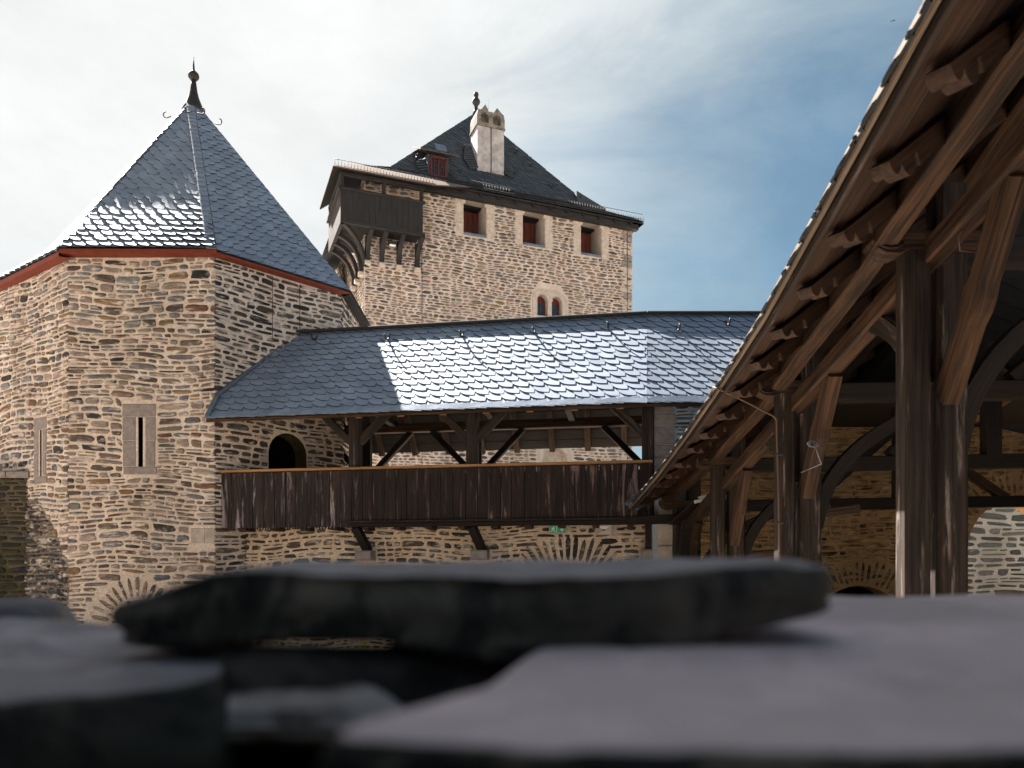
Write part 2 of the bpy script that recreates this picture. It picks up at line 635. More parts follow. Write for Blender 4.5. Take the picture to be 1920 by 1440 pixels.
def rubble(mb, O, Uv, Vv, Nn, outer, holes=(), ch=(.09, .19), sw=(.16, .5), gap=.022, seed=1, pal=PAL_WARM,
           K=12, hgt=.02, irr=.11, ang=.045, split=.3, warpamt=.025, flipN=False, b0=None, skip=.0):
    rg = random.Random(seed)
    Uv = Vector(Uv).normalized(); Vv = Vector(Vv).normalized(); Nn = Vector(Nn).normalized(); O = Vector(O)
    bs = [p[1] for p in outer]
    y = min(bs) if b0 is None else b0
    top = max(bs)

    def warp(a, b):
        return warpamt * (math.sin(a * 1.3 + b * .7 + seed) + .6 * math.sin(a * 3.1 - b * 2.1 + seed * 2))
    while y < top - ch[0] * .5:
        h = ch[0] + (ch[1] - ch[0]) * rg.random() ** 1.4
        if y + h > top - ch[0] * .5:
            h = top - y
        ys = [y + h * .04, y + h * .5, y + h * .96]
        iv = spans(outer, ys[0])
        for q in ys[1:]: iv = inter(iv, spans(outer, q))
        for hp in holes:
            for q in ys: iv = minus(iv, spans(hp, q))
        for a, b in iv:
            if b - a < .05: continue
            x = a
            while x < b - 1e-4:
                w = sw[0] + (sw[1] - sw[0]) * rg.random() ** 1.5
                w *= .75 + .5 * h / ch[1]
                if b - x - w < sw[0] * .7: w = b - x
                if w > sw[1] * 1.5: w *= .5
                aa = (rg.random() - .5) * 2 * ang
                if rg.random() < skip:
                    x += w * .5; continue
                if h > ch[0] * 1.35 and rg.random() < split:
                    k = .35 + .3 * rg.random()
                    x2 = w * (.3 + .4 * rg.random())
                    segs = [(x, w, y, h * k)]
                    if w > sw[0] * 1.8:
                        segs += [(x, x2, y + h * k, h * (1 - k)), (x + x2, w - x2, y + h * k, h * (1 - k))]
                    else:
                        segs += [(x, w, y + h * k, h * (1 - k))]
                else:
                    segs = [(x, w, y, h)]
                for (sx, sw_, sy, sh) in segs:
                    g = gap * (.55 + .9 * rg.random())
                    wa = max((sw_ - g) / 2, .018); wb = max((sh - g) / 2 * (.82 + .2 * rg.random()), .012); wa *= .9 + .12 * rg.random()
                    stone(mb, O, Uv, Vv, Nn, sx + sw_ / 2, sy + sh / 2, wa, wb, rg, pal, 1, aa, K,
                          hgt * (.5 + .9 * rg.random()), 3.0 + 3.5 * rg.random(), irr, warp)
                x += w
        y += h


def voussoirs(mb, O, Uv, Vv, Nn, cx, cy, r0, r1, a0, a1, n, seed=3, pal=PAL_DARK, K=10, hgt=.016, fill=.72):
    rg = random.Random(seed)
    for i in range(n):
        t = a0 + (a1 - a0) * (i + .5) / n
        L = (r1 - r0) * (.85 + .3 * rg.random())
        rm = r0 + L / 2 + .02
        w = (a1 - a0) / n * r0 * fill * (.7 + .45 * rg.random())
        stone(mb, O, Uv, Vv, Nn, cx + rm * math.cos(t), cy + rm * math.sin(t), L / 2 * .95, w / 2, rg, pal, 1,
              t + (rg.random() - .5) * .08, K, hgt, 3, .09)


def face_frame(p0, p1):
    """frame of a vertical wall running p0->p1 (seen with p0 on the left): U, V, N(outward, to the viewer)"""
    U_ = Vector((p1[0] - p0[0], p1[1] - p0[1], 0)); L = U_.length; U_.normalize()
    return U_, Vector((0, 0, 1)), Vector((U_.y, -U_.x, 0)), L


def arch_poly(x0, x1, y0, yspring, n=10, rise=None):
    c = (x0 + x1) / 2; r = (x1 - x0) / 2
    rise = r if rise is None else rise
    return [(x0, y0), (x1, y0)] + [(c + r * math.cos(math.pi * i / n), yspring + rise * math.sin(math.pi * i / n)) for i in range(0, n + 1)]


def to3(O, Uv, Vv, pts, Nn=None, d=0.0):
    return [Vector(O) + Vector(Uv) * a + Vector(Vv) * b + (Vector(Nn) * d if Nn is not None else Vector((0, 0, 0))) for a, b in pts]


def reveal(mb, O, Uv, Vv, Nn, pts, depth, mat=0, back=None, col=(1, 1, 1)):
    """walls of a recess behind a hole outline, with optional back panel of material back"""
    f_ = to3(O, Uv, Vv, pts); k_ = to3(O, Uv, Vv, pts, Nn, -depth)
    n = len(pts)
    fs = []
    for i in range(n):
        j = (i + 1) % n
        fs.append((i, j, n + j, n + i))
    mb.add(f_ + k_, fs, mat, None, col)
    if back is not None:
        mb.flat(k_, mat=back, n=Nn)


# ------------------------------------------------------------------ slates
def clip(poly, region):
    """Sutherland-Hodgman against a convex CCW region"""
    out = poly
    n = len(region)
    for i in range(n):
        ax, ay = region[i]; bx, by = region[(i + 1) % n]
        ex, ey = bx - ax, by - ay
        inp = out; out = []
        if not inp: return []
        for k in range(len(inp)):
            p = inp[k]; q = inp[(k + 1) % len(inp)]
            dp = ex * (p[1] - ay) - ey * (p[0] - ax)
            dq = ex * (q[1] - ay) - ey * (q[0] - ax)
            if dp >= 0: out.append(p)
            if (dp >= 0) != (dq >= 0):
                t = dp / (dp - dq)
                out.append((p[0] + (q[0] - p[0]) * t, p[1] + (q[1] - p[1]) * t))
    return out


def slates(mb, O, S, T, Nn, region, cw, rh, th=.01, seed=1, shift=.38, flip=False, jit=.012, lift=None, mat=0, curve=.62, vary=.10, bell=None, wedge=1.5):
    rg = random.Random(seed)
    area = sum(region[i][0] * region[(i + 1) % len(region)][1] - region[(i + 1) % len(region)][0] * region[i][1] for i in range(len(region)))
    if area < 0: region = list(reversed(region))
    s0 = min(p[0] for p in region); s1 = max(p[0] for p in region)
    t0 = min(p[1] for p in region); t1 = max(p[1] for p in region)
    prof = [(0, 1.55), (0, 1.0), (.05, .74), (.14, .5), (.28, .28), (.46, .12), (.66, .03), (.85, 0), (1.12, 0), (1.12, 1.55)]
    r = -1
    while t0 + r * rh < t1:
        tb = t0 + r * rh
        x = s0 - cw * 2 + ((r * shift) % 1) * cw
        while x < s1 + cw:
            w = cw * (1 + (rg.random() - .5) * .12)
            pl = [(x + (1.12 - px if flip else px) * w, tb + py * rh) for px, py in prof]
            if flip: pl.reverse()
            c_ = clip(pl, region)
            if len(c_) >= 3:
                k = 1 + (rg.random() - .5) * 2 * vary
                col = (k, k * (.99 + .02 * rg.random()), k * (.98 + .05 * rg.random()))
                ja = (rg.random() - .5) * 2 * jit; jb = (rg.random() - .5) * 2 * jit
                la = (lift(x, tb) if lift else (0, 0))
                top = []
                for (a, b) in c_:
                    q = (b - tb) / rh
                    uu = (a - x) / w
                    if flip: uu = 1.12 - uu
                    z = th * wedge * (1 - q / 1.55) + th * 1.1 * (1 - uu / 1.12) + ja * (b - tb) + jb * (a - x)
                    z += la[0] * (a - x - w / 2) + la[1] * (b - tb - rh / 2) + .004
                    if bell: z += bell(a, b)
                    top.append(O + S * a + T * b + Nn * z)
                n = len(top)
                bot = [p - Nn * th for p in top]
                mb.add(top + bot, [tuple(range(n))], mat, None, col)
                b_ = len(mb.v) - 2 * n
                for i in range(n):
                    j = (i + 1) % n
                    mb.f.append((b_ + j, b_ + i, b_ + n + i, b_ + n + j)); mb.m.append(2); mb.sm.append(False)
            x += w
        r += 1


def roof_face(mb, pts, cw, rh, seed, **kw):
    """pts: planar convex 3-D polygon whose first edge is the eave (left to right as seen from outside)"""
    pts = [Vector(p) for p in pts]
    S = (pts[1] - pts[0]).normalized()
    nn = Vector((0, 0, 0))
    for i in range(1, len(pts) - 1):
        nn += (pts[i] - pts[0]).cross(pts[i + 1] - pts[0])
    nn.normalize()
    T = nn.cross(S)
    O = pts[0]
    reg = [((p - O).dot(S), (p - O).dot(T)) for p in pts]
    mb.flat([p - nn * .012 for p in pts], mat=1, n=nn)
    slates(mb, O, S, T, nn, reg, cw, rh, seed=seed, **kw)
    return O, S, T, nn


def hook(mb, p, nn, down, size=.12, mat=0):
    """iron ladder hook standing on a roof slope"""
    p = Vector(p); nn = Vector(nn); down = Vector(down)
    pts = [p - down * size * .8 + nn * .012, p + nn * .015, p + down * size * .35 + nn * size * .35]
    for i in range(6):
        t = i / 5 * math.pi * .9
        pts.append(p + down * size * .35 + nn * size * .35 + nn * (size * .45 * (1 - math.cos(t)) / 1.2) + down * (size * .3 * math.sin(t)))
    mb.tube(pts, size * .09, mat, 6)


# ------------------------------------------------------------------ ground
M['gravel'] = mat_plain('gravel_court', (.60, .53, .45), .95, 0, .1, 40, .45, .6)
g = MB()
g.flat([(-300, -300, 0), (300, -300, 0), (300, 300, 0), (-300, 300, 0)], n=V(0, 0, 1))
tag(g.build('ground', M['gravel']), kind='structure')

# ------------------------------------------------------------------ turret
tL, tA, tB, tC, tD = (-12.86, 17.6), (-8.32, 14.5), (-5.57, 14.5), (-3.63, 16.44), (-3.63, 19.2)
tE_, tF, tG = (-5.57, 21.14), (-9.5, 21.7), (-12.9, 20.3)
ring = [tL, tA, tB, tC, tD, tE_, tF, tG]
TZ = CZ + 5.97
PAL_SHADE = [((.07, .06, .052), 4), ((.045, .042, .045), 4), ((.10, .08, .065), 2), ((.06, .062, .07), 3)]  # stone tones darkened for the shade low on the turret
M['mortar_shade'] = mat_mortar('shaded_mortar', (.26, .22, .185), (.17, .145, .12))  # mortar with the corner shade put into its colour
turret = thing('stone_turret', 'polygonal rubble stone turret with pointed slate roof at the left', 'tower', (-7.4, 17.8, 0))


def block(mb, fr, a0, a1, b0, b1, d=.012, mat=0, back=.06, ch=.012):
    O_, U_, V_, N_ = fr
    g_ = .004
    c0 = O_ + U_ * (a0 + g_) + V_ * ((b0 + b1) / 2) + N_ * (d - back / 2 - d / 2 + d / 2)
    c1 = O_ + U_ * (a1 - g_) + V_ * ((b0 + b1) / 2) + N_ * (d - back / 2 - d / 2 + d / 2)
    mb.beam(c0, c1, back, (b1 - b0) - 2 * g_, up=V_, ch=ch, mat=mat)


def wall_face(mb, p0, p1, z0, z1, frame_holes, stone_holes, seed, **kw):
    U_, V_, N_, L = face_frame(p0, p1)
    O_ = Vector((p0[0], p0[1], 0))
    outer = [(0, z0), (L, z0), (L, z1), (0, z1)]
    mb.flat(to3(O_, U_, V_, outer), [to3(O_, U_, V_, h) for h in frame_holes], 0, N_)
    rubble(mb, O_, U_, V_, N_, [(-.035, z0), (L + .035, z0), (L + .035, z1), (-.035, z1)], list(stone_holes) + list(frame_holes), seed=seed, **kw)
    return O_, U_, V_, N_


w = MB()
# front face A-B with arrow slit
slit = [(1.31, CZ + 2.05), (1.40, CZ + 2.05), (1.40, CZ + 2.98), (1.31, CZ + 2.98)]
fr_hole = [(1.02, CZ + 1.90), (1.66, CZ + 1.90), (1.66, CZ + 3.25), (1.02, CZ + 3.25)]
blk = [(2.28, CZ + .6), (2.77, CZ + .6), (2.77, CZ + .92), (2.28, CZ + .92)]
acx, acz = 1.30, CZ - .93
varch = [(acx + 1.0 * math.cos(math.pi * i / 10), acz + .84 * math.sin(math.pi * i / 10)) for i in range(11)]
frAB = wall_face(w, tA, tB, 0, TZ, [slit], [fr_hole, blk, varch], 11, ch=(.085, .20), sw=(.15, .56), gap=.026, split=.42, warpamt=.045)
voussoirs(w, *frAB, acx, acz, .5, .88, .1, math.pi - .1, 15, seed=5, pal=PAL_WARM, fill=.85)
rubble(w, *frAB, [(acx + .5 * math.cos(math.pi * i / 10), acz + .5 * math.sin(math.pi * i / 10)) for i in range(11)], (), seed=12, ch=(.07, .12), sw=(.1, .3))
# left face L-A
LAl = math.hypot(tA[0] - tL[0], tA[1] - tL[1])
a0, a1 = LAl - 1.33, LAl - .82
slit2 = [(a0 + .22, CZ + 1.95), (a0 + .30, CZ + 1.95), (a0 + .30, CZ + 2.85), (a0 + .22, CZ + 2.85)]
fr2 = [(a0, CZ + 1.78), (a1, CZ + 1.78), (a1, CZ + 3.12), (a0, CZ + 3.12)]
frLA = wall_face(w, tL, tA, 0, TZ, [slit2], [fr2], 13, ch=(.085, .19), sw=(.15, .5), gap=.03, hgt=.022, split=.4, warpamt=.045)
moss_or_shade = [(0, 0), (LAl + .02, 0), (LAl + .02, 1.7), (LAl - .6, 2.5), (LAl - 1.2, 3.0), (0, 3.3)]  # outline of the shade painted low on the left face
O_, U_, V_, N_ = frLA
w.flat(to3(O_, U_, V_, moss_or_shade, N_, .006), mat=2, n=N_)
rubble(w, O_ + N_ * .012, U_, V_, N_, moss_or_shade, [fr2], seed=14, ch=(.08, .17), sw=(.14, .42), gap=.03, hgt=.025, pal=PAL_SHADE)
# right face B-C with the arched door to the gallery
door = arch_poly(1.08, 1.92, CZ + .95, CZ + 2.45)
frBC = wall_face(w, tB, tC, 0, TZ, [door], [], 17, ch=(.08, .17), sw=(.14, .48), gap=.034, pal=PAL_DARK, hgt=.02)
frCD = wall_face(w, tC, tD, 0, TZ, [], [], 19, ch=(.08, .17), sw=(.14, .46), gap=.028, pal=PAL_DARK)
for p, q in ((tD, tE_), (tE_, tF), (tF, tG), (tG, tL)):
    U_, V_, N_, L = face_frame(p, q)
    w.flat(to3(V(p[0], p[1], 0), U_, V_, [(0, 0), (L, 0), (L, TZ), (0, TZ)]), n=N_)
w.build('wall', [M['mortar'], M['stone'], M['mortar_shade']], turret)
d = MB()
reveal(d, *frBC, door, .45, 0, 1)  # recess walls in dark mortar, painted for the shade inside
d.build('door_recess', [M['mortar_dark'], M['black']], turret)

for (fr, a0_, sl, zz) in ((frAB, 1.02, slit, 0), (frLA, a0, slit2, -.12)):
    s_ = MB()
    wid = .62 if fr is frAB else .5
    l0, l1 = sl[0][0], sl[1][0]
    zb, zt = sl[0][1], sl[2][1]
    zm = zb + (zt - zb) * .52
    block(s_, fr, a0_, a0_ + wid, zt, zt + .25, .014)
    block(s_, fr, a0_ + .02, a0_ + wid + .03, zb - .15, zb, .018)
    block(s_, fr, a0_, l0 - .05, zm, zt, .012); block(s_, fr, a0_ + .01, l0 - .05, zb, zm, .014)
    block(s_, fr, l1 + .05, a0_ + wid, zm, zt, .012); block(s_, fr, l1 + .05, a0_ + wid - .01, zb, zm, .014)
    # splayed inner edges
    O_, U_, V_, N_ = fr
    for (x0, x1) in ((l0 - .055, l0), (l1 + .055, l1)):
        s_.flat([O_ + U_ * x0 + V_ * zb + N_ * .008, O_ + U_ * x1 + V_ * zb - N_ * .045,
                 O_ + U_ * x1 + V_ * zt - N_ * .045, O_ + U_ * x0 + V_ * zt + N_ * .008])
    reveal(s_, O_ - N_ * .03, U_, V_, N_, sl, .5, 1, 1)
    s_.build('arrow_slit', [M['dressed'], M['black']], turret)
s_ = MB()
block(s_, frAB, 2.30, 2.56, CZ + .61, CZ + .9, .012); block(s_, frAB, 2.56, 2.75, CZ + .61, CZ + .9, .016)
s_.build('dressed_block', M['dressed_warm'], turret)


# roof
def offs(p, c=(-7.41, 17.9), d=.22):
    v = Vector((p[0] - c[0], p[1] - c[1])); k = (v.length + d) / v.length
    return (c[0] + v.x * k, c[1] + v.y * k)


EZ = CZ + 6.02
er = [Vector((*offs(p), EZ)) for p in ring]
apex = Vector((-7.41, 18.0, CZ + 11.05))
K_ = Vector((-10.6, 17.6, CZ + 7.32))
rf = MB()
eL, eA, eB, eC, eD = er[0], er[1], er[2], er[3], er[4]


def lift_ab(s, t):
    # slates near the eave and near the right hip lie flatter
    k = max(0, 1 - t / 1.7) * .09 + max(-.15, min(1, (s - 1.5 - t * .1) / .9)) * .09 - .016
    return (.0, -k)


roof_face(rf, [eL, eA, K_], .24, .2, 1, th=.028)
roof_face(rf, [K_, eA, apex], .24, .2, 2, th=.028, jit=.03)
roof_face(rf, [eA, eB, apex], .235, .2, 3, th=.016, jit=.02, wedge=1.25, lift=lift_ab, bell=lambda s, t: .085 * max(0, 1 - t / 2.8) ** 2 - .015)
roof_face(rf, [eB, eC, apex], .235, .2, 4, th=.014, jit=.015, flip=True, shift=-.3)
roof_face(rf, [eC, eD, apex], .24, .2, 5, th=.012)
for a, b in ((4, 5), (5, 6), (6, 7)):
    rf.flat([er[a], er[b], apex], mat=0)
rf.flat([er[7], er[0], K_, apex], mat=0)
rng_ = random.Random(4)
for (p, q, wd) in ((eB, apex, .13), (eA, apex, .06)):        # stacked hip slates
    n_ = 33
    dv = (q - p) / n_
    out = (((p + q) / 2) - V(-7.41, 18, CZ + 6)).normalized()
    side = dv.cross(out).normalized()
    for i in range(n_ - 1):
        o = p + dv * i + out * (.022 + .004 * rng_.random())
        t_ = dv * 1.25
        sgn = -1
        vs_ = [o + side * sgn * .01 + out * .018, o + side * sgn * wd * 1.4 + out * .006 - dv * .12, o + t_ + side * sgn * wd * 1.3 - out * .012, o + t_ - out * .004]
        vs_ += [x - out * .01 for x in vs_]
        rf.add(vs_, [(0, 1, 2, 3), (7, 6, 5, 4), (1, 0, 4, 5), (2, 1, 5, 6), (0, 3, 7, 4)], 0, None, (1, 1, 1))
troof = rf.build('roof', [M['slate'], M['under'], M['slate_edge']], turret)
fs_ = MB(); fd_ = MB()
for i in range(8):
    a, b = er[i], er[(i + 1) % 8]
    dn = V(0, 0, -.02)
    inw = (V(-7.41, 17.9, 0) - V((a.x + b.x) / 2, (a.y + b.y) / 2, 0)).normalized()
    hgt_ = .09 if i == 0 else .035
    if i == 1: dn = V(0, 0, .03); hgt_ = .075
    q = [a + dn, b + dn, b + dn - V(0, 0, hgt_), a + dn - V(0, 0, hgt_)]
    t__ = fs_ if i < 3 else fd_
    t__.flat(q); t__.flat([q[3], q[2], q[2] + inw * .2, q[3] + inw * .2])
    t__.flat([q[0], q[1], q[1] + V(0, 0, .001) + inw * .25, q[0] + V(0, 0, .001) + inw * .25])
fs_.build('fascia', M['red'], turret); fd_.build('fascia', M['dark_wood'], turret)
fi = MB()
fi.lathe(apex + V(0, 0, -.28), [(.27, 0), (.2, .16), (.12, .36), (.085, .5), (.07, .62), (.045, .8)], 20)
fi.lathe(apex + V(0, 0, .48), [(.03, 0), (.08, .02), (.118, .07), (.125, .11), (.11, .16), (.06, .21), (.028, .24), (.02, .35), (.005, .56)], 20)
fi.build('finial', M['metal'], turret)
for (u, v, Y, sx) in ((312, 215, 17.5, -1), (410, 228, 17.4, 1), (352, 205, 17.2, -1), (378, 208, 17.15, 1)):
    h_ = MB()
    p = P(u, v, Y)
    pts = [p + V(-sx * .10, 0, -.04)]
    for i in range(8):
        t = -math.pi / 2 + i / 7 * math.pi * .95
        pts.append(p + V(sx * (.0 + .07 * math.cos(t)), 0, .07 * math.sin(t)))
    h_.tube(pts, .012, 0, 6)
    h_.build('roof_hook', M['metal'], troof)
cb = MB()
O_, U_, V_, N_ = frBC
cb.tube([O_ + U_ * 1.75 + V_ * (TZ - .05) + N_ * .03, O_ + U_ * 1.75 + V_ * (CZ + 4.1) + N_ * .03], .008, 0, 6)
cb.tube([O_ + U_ * 1.15 + V_ * (TZ - .05) + N_ * .03, O_ + U_ * 1.15 + V_ * (CZ + 4.7) + N_ * .03], .006, 0, 6)
cb.build('lightning_cable', M['metal'], turret)

# ------------------------------------------------------------------ shaded side wall at the far left
sw = MB()
sp0, sp1 = (-14.6, 15.2), (-9.62, 15.42)
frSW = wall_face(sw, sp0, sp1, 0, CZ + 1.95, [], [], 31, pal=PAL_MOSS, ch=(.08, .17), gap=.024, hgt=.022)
O_, U_, V_, N_ = frSW
L_ = 4.98
sw.flat([O_ + U_ * L_, O_ + U_ * L_ - N_ * .6, O_ + U_ * L_ - N_ * .6 + V_ * (CZ + 1.95), O_ + U_ * L_ + V_ * (CZ + 1.95)])
sw.flat([O_ + V_ * (CZ + 1.95), O_ + U_ * L_ + V_ * (CZ + 1.95), O_ + U_ * L_ + V_ * (CZ + 1.95) - N_ * .6, O_ + V_ * (CZ + 1.95) - N_ * .6])
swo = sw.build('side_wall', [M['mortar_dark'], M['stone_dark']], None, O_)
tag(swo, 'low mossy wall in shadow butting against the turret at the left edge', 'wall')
rg_ = random.Random(6)
x = 0.2
while x < L_ - .1:
    w_ = .45 + .35 * rg_.random()
    c_ = MB()
    x1 = min(x + w_, L_ + .04)
    c_.beam(O_ + U_ * (x + .01) + V_ * (CZ + 2.02) - N_ * .26, O_ + U_ * (x1 - .01) + V_ * (CZ + 2.02) - N_ * .26, .72, .14, ch=.03)
    c_.build('coping', M['dressed'], swo)
    x = x1
# ------------------------------------------------------------------ gallery frame
gO = Vector((-5.5, 14.6, 0)); gU = Vector((.9868, -.1618, 0)).normalized(); gN = Vector((gU.y, -gU.x, 0)); UP = Vector((0, 0, 1))
GL = 8.04


def G(s, out, z):
    return gO + gU * s + gN * out + UP * (CZ + z)


def g_s(u, out=0.0):
    k = (u - U0) / F
    o = gO + gN * out
    return (k * o.y - o.x) / (gU.x - k * gU.y)


def g_z(v, s, out=0.0):
    return (V0 - v) / F * (gO + gU * s + gN * out).y


# ---- lower wall
cw_ = MB()
WO = -.38
s0_, s1_ = .25, GL + .05
Ow = gO + gN * WO
acs = (g_s(1065, WO)); acz2 = CZ + g_z(1152, acs, WO)
arch_hole = [(acs + .92 * math.cos(math.pi * i / 14), acz2 + .92 * math.sin(math.pi * i / 14)) for i in range(15)]
arch_hole[0] = (acs + .92, 0.02); arch_hole.insert(1, (acs + .92, acz2)); arch_hole[-1] = (acs - .92, acz2); arch_hole.append((acs - .92, 0.02))
arch_stone = [(acs + 1.33 * math.cos(math.pi * i / 14), acz2 + 1.33 * math.sin(math.pi * i / 14)) for i in range(15)]
outer = [(s0_, 0), (s1_, 0), (s1_, CZ + .93), (s0_, CZ + .93)]
cw_.flat(to3(Ow, gU, UP, outer), [to3(Ow, gU, UP, arch_hole)], 0, gN)
corb = [(g_s(690, WO), CZ + .44), (g_s(903, WO), CZ + .44), (g_s(1217, WO), CZ + .44)]
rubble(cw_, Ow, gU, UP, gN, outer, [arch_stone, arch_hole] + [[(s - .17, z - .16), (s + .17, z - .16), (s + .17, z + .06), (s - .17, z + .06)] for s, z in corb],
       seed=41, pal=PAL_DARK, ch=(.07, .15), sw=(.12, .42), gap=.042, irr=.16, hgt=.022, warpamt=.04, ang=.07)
voussoirs(cw_, Ow, gU, UP, gN, acs, acz2, .94, 1.40, .2, math.pi - .2, 25, seed=8, fill=.78)
reveal(cw_, Ow, gU, UP, gN, arch_hole, .5, 0, 2)
curtain = cw_.build('curtain_wall', [M['mortar_gallery'], M['stone'], M['black']], None, Ow + gU * 4)
tag(curtain, 'rubble wall with fan of arch stones below the wooden gallery', 'wall')
for s, z in corb:
    c_ = MB()
    c_.beam(Ow + gU * (s - .15) + UP * (z - .06) + gN * .12, Ow + gU * (s + .15) + UP * (z - .06) + gN * .12, .34, .18, ch=.03)
    c_.build('corbel', M['dressed'], curtain)

# ---- gallery
gal = thing('covered_gallery', 'roofed timber gallery with dark plank parapet between turret and hall', 'gallery', G(4, -1, -CZ))
GEZ, GRZ = 2.86, 4.92
OE, OR = .55, -1.35
E0 = G(0.03, OE, GEZ); E1 = G(g_s(1213, OE), OE, GEZ); R1 = G(g_s(1213, OR), OR, GRZ); R0 = G(.86, OR, GRZ)
Bm = G(-.03, .10, GEZ + (GRZ - GEZ) * (OE - .10) / (OE - OR))
E2 = E1 + V(2.7, 0, 0); R2 = R1 + V(2.7, 0, 0)
rf = MB()
Oa, Sa, Ta, na = roof_face(rf, [E0, E1, R1, R0, Bm], .265, .195, 21, th=.016, wedge=1.2, jit=.008, lift=lambda s, t: (.02, -.02))
Ob, Sb, Tb, nb = roof_face(rf, [E1, E2, R2, R1], .265, .195, 22, th=.016, wedge=1.2, jit=.008, lift=lambda s, t: (.02, -.01))
# back slope
Bk0 = G(.86, OR - 1.9, GEZ); Bk1 = G(g_s(1213, OR), OR - 1.9, GEZ); Bk2 = Bk1 + V(2.7, 0, 0)
roof_face(rf, [Bk1, Bk0, R0, R1], .29, .212, 23, th=.012)
roof_face(rf, [Bk2, Bk1, R1, R2], .29, .212, 24, th=.012)
# eave course: slates raked the other way
rg_ = random.Random(3)
for (O_, S_, T_, n_, L_) in ((Oa, Sa, Ta, na, (E1 - E0).length), (Ob, Sb, Tb, nb, 2.7)):
    k = int(L_ / .19)
    for i in range(k):
        x = L_ * i / k; w_ = L_ / k
        z = .03 + .012 * (i % 4) / 3
        pl = [(x - w_ * .5, -.035), (x + w_ * 1.0, -.035), (x + w_ * 1.25, .06), (x + w_ * 1.35, .17), (x + w_ * .6, .12), (x, .06)]
        pl = clip(pl, [(0, -.1), (L_, -.1), (L_, .4), (0, .4)])
        if len(pl) < 3: continue
        top = [O_ + S_ * a + T_ * b + n_ * (z + .02 - .10 * (a - x)) for a, b in pl]
        n = len(top)
        bot = [p - n_ * .01 for p in top]
        kk = .85 + .3 * rg_.random()
        rf.add(top + bot, [tuple(range(n))] + [(j2, i2, n + i2, n + j2) for i2 in range(n) for j2 in [(i2 + 1) % n]], 0, None, (kk, kk, kk))
groof = rf.build('roof', [M['slate'], M['under'], M['slate_edge']], gal)
rd = MB()
up1 = UP
rd.beam(R0 + UP * .05 - gU * .1, R1 + UP * .05, .2, .05, ch=.015)
rd.beam(R1 + UP * .05, R2 + UP * .05, .2, .05, ch=.015)
rd.beam(R0 + UP * .04 - gU * .08, R0 + UP * .26 - gU * .2 - gN * .05, .10, .05, ch=.01)
rd.build('ridge_cap', M['under'], gal)
fl = MB()
d_ = (R0 - Bm)
fl.beam(Bm + na * .05 + gU * .0, R0 + na * .05 + gU * .0, .16, .03, up=na, ch=.008)
fl.beam(E0 + na * .05 + gU * .04, Bm + na * .05 + gU * .04, .1, .03, up=na, ch=.008)
fl.build('flashing', M['lead'], gal)
for (u, v) in ((592, 640), (728, 640), (867, 634), (1002, 628), (1140, 618)):
    k = (u - U0) / F
    # ray - plane
    dr = V(k, 1, (V0 - v) / F); cp = V(0, 0, CZ)
    t = (Oa - cp).dot(na) / dr.dot(na)
    h_ = MB(); hook(h_, cp + dr * t + na * .02, na, -Ta, .18)
    h_.build('roof_hook', M['metal'], groof)
for (u, v) in ((1270, 622), (1363, 612)):
    k = (u - U0) / F
    dr = V(k, 1, (V0 - v) / F); cp = V(0, 0, CZ)
    t = (Ob - cp).dot(nb) / dr.dot(nb)
    h_ = MB(); hook(h_, cp + dr * t + nb * .02, nb, -Tb, .18)
    h_.build('roof_hook', M['metal'], groof)
# boards under the slates
sf = MB()
dn = -na * .06
for i in range(12):
    t0, t1 = i / 12 + .003, (i + 1) / 12 - .003
    a = E0.lerp(R0, t0) + dn; b = E1.lerp(R1, t0) + dn; c = E1.lerp(R1, t1) + dn; d0 = E0.lerp(R0, t1) + dn
    sd = i * 3.3
    L_ = (b - a).length
    sf.add([a, b, c, d0], [(0, 1, 2, 3)], 0, [(sd, 0, sd), (sd + L_, 0, sd), (sd + L_, .2, sd), (sd, .2, sd)])
for i in range(12):
    t0, t1 = i / 12 + .003, (i + 1) / 12 - .003
    dz = UP * -.09
    a = Bk0.lerp(R0, t0) + dz; b = Bk1.lerp(R1, t0) + dz; c = Bk1.lerp(R1, t1) + dz; d0 = Bk0.lerp(R0, t1) + dz
    sd = i * 2.3 + 50
    L_ = (b - a).length
    sf.add([a, b, c, d0], [(0, 1, 2, 3)], 0, [(sd, 0, sd), (sd + L_, 0, sd), (sd + L_, .2, sd), (sd, .2, sd)])
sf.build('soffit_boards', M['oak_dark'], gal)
eb = MB()
eb.beam(E0 + V(0, 0, -.035) + gN * -.02, E1 + V(0, 0, -.035) + gN * -.02, .03, .05, ch=.005)
eb.beam(E1 + V(0, 0, -.035), E2 + V(0, 0, -.035), .03, .05, ch=.005)
eb.build('eave_board', M['oak'], gal)
tn = (GRZ - GEZ) / (OE - OR)


def roofz(out, back=False):
    return (GEZ + (OE - out) * tn) if not back else (GRZ - (OR - out) * tn)


# plates
PZ = roofz(-.05) - .27
pl_ = MB(); pl_.beam(G(.2, -.10, PZ), G(GL, -.10, PZ), .18, .18, ch=.015); pl_.build('wall_plate', M['oak_dark'], gal)
BO = -2.45
pl_ = MB(); pl_.beam(G(1.5, BO, PZ - .08), G(GL, BO, PZ - .08), .18, .18, ch=.015)
pl_.build('wall_plate', M['oak'], gal)
# rafters
for i in range(11):
    s = .55 + i * .77
    r_ = MB()
    of = -na * .125
    p = G(s, OE - .08, roofz(OE - .08)) + of; q = G(s, OR + .03, roofz(OR + .03)) + of
    r_.beam(p, q, .12, .13, up=na, ch=.01)
    r_.build('rafter', M['rafter_lit'], gal)
    if s > 1.3:
        r_ = MB()
        r_.beam(G(s, OR - 1.85, roofz(OR - 1.85, True) - .19), G(s, OR - .03, roofz(OR - .03, True) - .19), .12, .12, ch=.01)
        r_.build('rafter', M['oak'], gal)
